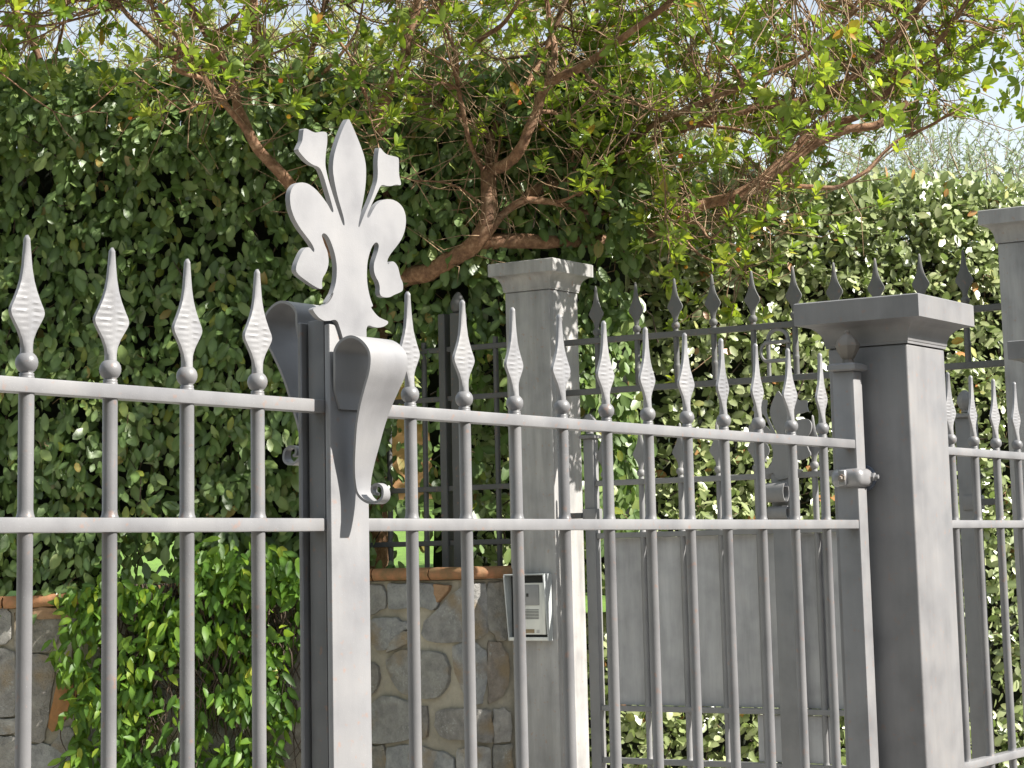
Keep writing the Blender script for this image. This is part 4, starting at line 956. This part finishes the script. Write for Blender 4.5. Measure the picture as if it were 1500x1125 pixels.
# secondary branches
sec = []; idx = rng.choice(len(Pr), 330, replace=False)
allP = [LP]; 
for i in idx:
    e = Pr[i]; dist = np.linalg.norm(LP-e, axis=1)+.5*np.maximum(0, LP[:, 2]-e[2]); j = int(np.argmin(dist+rng.uniform(0, .25, len(LP)))); s_ = LP[j]
    L_ = np.linalg.norm(e-s_)
    if L_ > 1.9: continue
    mid = s_*.45+e*.55+np.array([0, 0, -.06*L_])+rng.normal(0, .05*L_, 3); m0 = s_*.75+e*.25+rng.normal(0, .03*L_, 3)
    pts = spline([s_, m0, mid, e], 4); sec.append((pts, np.linspace(min(.011, LR[j]*.7), .003, len(pts)))); allP.append(pts)
AP = np.concatenate(allP); twl = []; lv_ = Leaves(); okk = []
for i, e in enumerate(Pr):
    dist = np.linalg.norm(AP-e, axis=1); j = int(np.argmin(dist)); L_ = dist[j]
    if L_ > .75: okk.append(False); continue
    okk.append(True); s_ = AP[j]; mid = (s_+e)/2+rng.normal(0, .12*L_, 3)+np.array([0, 0, -.08*L_])
    twl.append((np.array([s_, s_*.5+mid*.5+rng.normal(0, .01, 3), mid, mid*.4+e*.6+rng.normal(0, .006, 3), e]), [.0034, .003, .0026, .0022, .0016]))
    axis = unit((e-mid)+np.array([0, 0, .35*L_+.02])+rng.normal(0, .02, 3)); m_ = rng.integers(8, 13)
    a0 = rng.uniform(0, 6.28); ref = unit(np.cross(axis, [.3, .2, 1.])); ref2 = np.cross(axis, ref)
    ang = a0+np.arange(m_)*2.4; tilt = np.linspace(.35, 1.25, m_)
    A_ = np.cos(tilt)[:, None]*axis+np.sin(tilt)[:, None]*(np.cos(ang)[:, None]*ref+np.sin(ang)[:, None]*ref2)
    Nl = unit(axis*1.+np.array([0, 0, .3])-A_*.3+rng.normal(0, .15, (m_, 3)))
    tone = np.clip(rng.normal(.52, .2)+rng.normal(0, .12, m_), 0, .92); tone[rng.uniform(0, 1, m_) < .025] = .96; tone[rng.uniform(0, 1, m_) < .012] = 1.
    lv_.add(e-axis*np.linspace(0, .035, m_)[:, None], A_, Nl, rng.uniform(.040, .076, m_)*rng.uniform(.85, 1.1), tone)
    # a few bare stubs
P_, A_, N_, L_, T_ = lv_.arrays()
T_arb = leaf_template(.44, .18, .16, False); T_as = leaf_template(.44, .18, .16, False, rows=(.16, .5, .84))
dz = (P_-CAM)@FW
build_leaves(ta, 'foliage', 'leaf', P_, A_, N_, L_, T_, T_arb, M_leafT, 300, np.where(dz < 10, 1, .6), T_as)
twigs_part(ta, 'small_branches', sec, M_bark, 6)
# extra bare twigs for the tangle
for _ in range(3400):
    s_ = AP[rng.integers(len(AP))]; d_ = unit(rng.normal(0, 1, 3)+np.array([.1, -.1, .6])); L_ = rng.uniform(.12, .45); p1_ = s_+d_*L_*.5+rng.normal(0, .02, 3); p2_ = p1_+unit(d_+rng.normal(0, .5, 3))*L_*.5
    twl.append((np.array([s_, p1_, p2_]), [.0034, .0024, .001]))
twigs_part(ta, 'twigs', twl, M_twig, 3)
# fruit
mt, t, b = new_mat('fruit skin'); ob = N(t, 'ShaderNodeObjectInfo'); r = ramp(t, [(0, (.75, .42, .03)), (.6, (.85, .35, .03)), (1, (.7, .12, .02))], ob.outputs['Random']); t.links.new(r.outputs[0], b.inputs['Base Color']); b.inputs['Roughness'].default_value = .5
bm = bmesh.new(); bmesh.ops.create_icosphere(bm, subdivisions=2, radius=.0105)
for v in bm.verts: v.co *= 1+.10*noise.noise(v.co*500)
fm = bpy.data.meshes.new('fruit'); bm.to_mesh(fm); bm.free(); fm.shade_smooth(); fm.materials.append(mt)
for i in rng.choice(len(Pr), 130, replace=False):
    p = Pr[i]+np.array([rng.normal(0, .02), rng.normal(0, .02), -.03]); put('fruit', fm, ta, tuple(p-np.array(wloc(ta))))

# ---------------------------------------------------------------- trees beyond the hedges
def far_tree(name, label, px, depth, ztop, rad, n, mat, ls, group, tw_mat=M_twigp, base_z=None, zlow=.9, leafw=None):
    b0 = at_d(px, 800, depth); bz = lawn_h(b0[0], b0[1])-.05
    root = thing(name, label, 'tree', (b0[0], b0[1], bz), group)
    c = np.array([b0[0], b0[1], (ztop+bz+zlow)/2+Z0*0]); hh = (ztop-bz-zlow)/2
    trunk = spline([(b0[0], b0[1], bz), (b0[0]+.05, b0[1]-.04, bz+.6), (b0[0]-.05, b0[1]+.06, bz+1.2), (b0[0]+.02, b0[1], c[2])], 4)
    V, Q = tube_np(trunk, np.linspace(.13, .05, len(trunk)), 8); put('trunk', mesh_from('trunk', V-np.array([b0[0], b0[1], bz]), Q, tw_mat, True), root)
    # shoots radiating through the crown, leaves along them
    ns = n//26; dirs = unit(rng.normal(0, 1, (ns, 3))); rr = rng.uniform(.25, 1, ns)**.45
    lum = 1+.3*nz3(dirs*1.6, 1.3, px)
    cen = c+dirs*(rr*lum)[:, None]*np.array([rad, rad, hh])
    lv2 = Leaves(); tws = []
    for i in range(ns):
        dr = unit(dirs[i]*.6+np.array([0, 0, .25])+rng.normal(0, .5, 3)); L_ = rng.uniform(.25, .55); m_ = 26
        t_ = np.linspace(0, 1, m_)[:, None]; bend = rng.normal(0, .12, 3); sp_ = cen[i]+dr*t_*L_+bend*t_*t_*L_
        A_ = unit(dr*.6+rng.normal(0, .6, (m_, 3))); Nl = unit(rng.normal(0, .6, (m_, 3))+np.array([0, 0, .6]))
        lv2.add(sp_, A_, Nl, rng.uniform(ls[0], ls[1], m_), np.clip(rng.normal(.5, .25, m_), 0, .95)); tws.append((sp_[::8], np.linspace(.004, .0015, len(sp_[::8]))))
    for i in range(0, ns, max(1, ns//26)):
        s_ = trunk[rng.integers(len(trunk)//2, len(trunk))]; e = cen[i]; mid = (s_+e)/2+rng.normal(0, .1, 3); p_ = spline([s_, mid, e], 4); tws.append((p_, np.linspace(.022, .006, len(p_))))
    P_, A_, N_, L_, T_ = lv2.arrays(); tm = leaf_template(leafw or .24, .1, .1, rows=(.38,))
    build_leaves(root, 'crown', 'leaf', P_, A_, N_, L_, T_, tm, mat, 0, None)
    twigs_part(root, 'branches', tws, tw_mat, 4)
G = 'pale trees beyond the hedges'
far_tree('olive_tree', 'pale grey-green olive tree above the right hedge, against the sky at the right edge', 1480, 17.0, Z0+3.15, 1.6, 26000, M_leafO, (.035, .07), G)
far_tree('olive_tree', 'grey-green olive tree behind the strawberry tree branches, right of the gate', 1180, 18.5, Z0+3.9, 1.9, 26000, M_leafO, (.035, .07), G)
far_tree('garden_tree', 'light green tree seen through branches above the middle of the left hedge', 760, 17.5, Z0+4.6, 2.0, 24000, M_leafY, (.05, .09), G, leafw=.4)
far_tree('garden_tree', 'sunlit yellow-green tree rising above the hedge left of the fleur-de-lis', 400, 16.0, Z0+4.2, 1.5, 15000, M_leafY, (.045, .08), G, leafw=.4)
far_tree('garden_tree', 'thin pale tree with sky gaps at the upper left corner', 110, 17.0, Z0+4.6, 1.7, 10000, M_leafY, (.04, .075), G, leafw=.4)

# ---------------------------------------------------------------- house glimpsed through the hedge
M_wallp = rough_mat('peach plaster', (.50, .26, .12), (.60, .33, .17), 30, .9, .1)
hs = at_d(760, 800, 19.0); hb = lawn_h(hs[0], hs[1])-.1
hh_ = thing('garden_house', 'low orange plastered garden house glimpsed through the hedge beside the intercom pillar', 'house', (hs[0], hs[1], hb))
def obox(name, x0, x1, y0, y1, z0_, z1_, mat, par=hh_, bev=.0):
    bm = bmesh.new(); box(bm, (x0, y0, z0_), (x1, y1, z1_), bev)
    o = finish(name, bm, mat, par, world=False); return o
R3 = Matrix.Rotation(math.atan2(e1[1], e1[0]), 4, 'Z'); hh_.rotation_euler = R3.to_euler()
obox('wall', -1.6, 1.6, 0, 2.6, 0, 1.75, M_wallp)
for x0 in (-.95, .35):
    wf = obox('window', x0, x0+.6, -.03, .02, .75, 1.4, paint('window frame white', (.6, .58, .52), .5), bev=.004)
    gm, t, b = new_mat('window glass'); b.inputs['Base Color'].default_value = (.03, .04, .05, 1); b.inputs['Roughness'].default_value = .08
    pz = obox('pane', x0+.05, x0+.55, -.034, -.0302, .80, 1.35, gm); pz.parent = wf
rv, rf = [], []
for k in range(33):
    a = -1.8+k*3.6/32; zz = .035 if k % 2 else 0; rv += [(a, -.25, 1.72+zz), (a, 1.3, 2.35+zz), (a, 2.85, 1.72+zz)]
for k in range(32): rf += [(k*3, k*3+3, k*3+4, k*3+1), (k*3+1, k*3+4, k*3+5, k*3+2)]
put('roof', mesh_from('roof', rv, rf, rough_mat('roof tile', (.30, .12, .06), (.45, .20, .10), 20)), hh_)
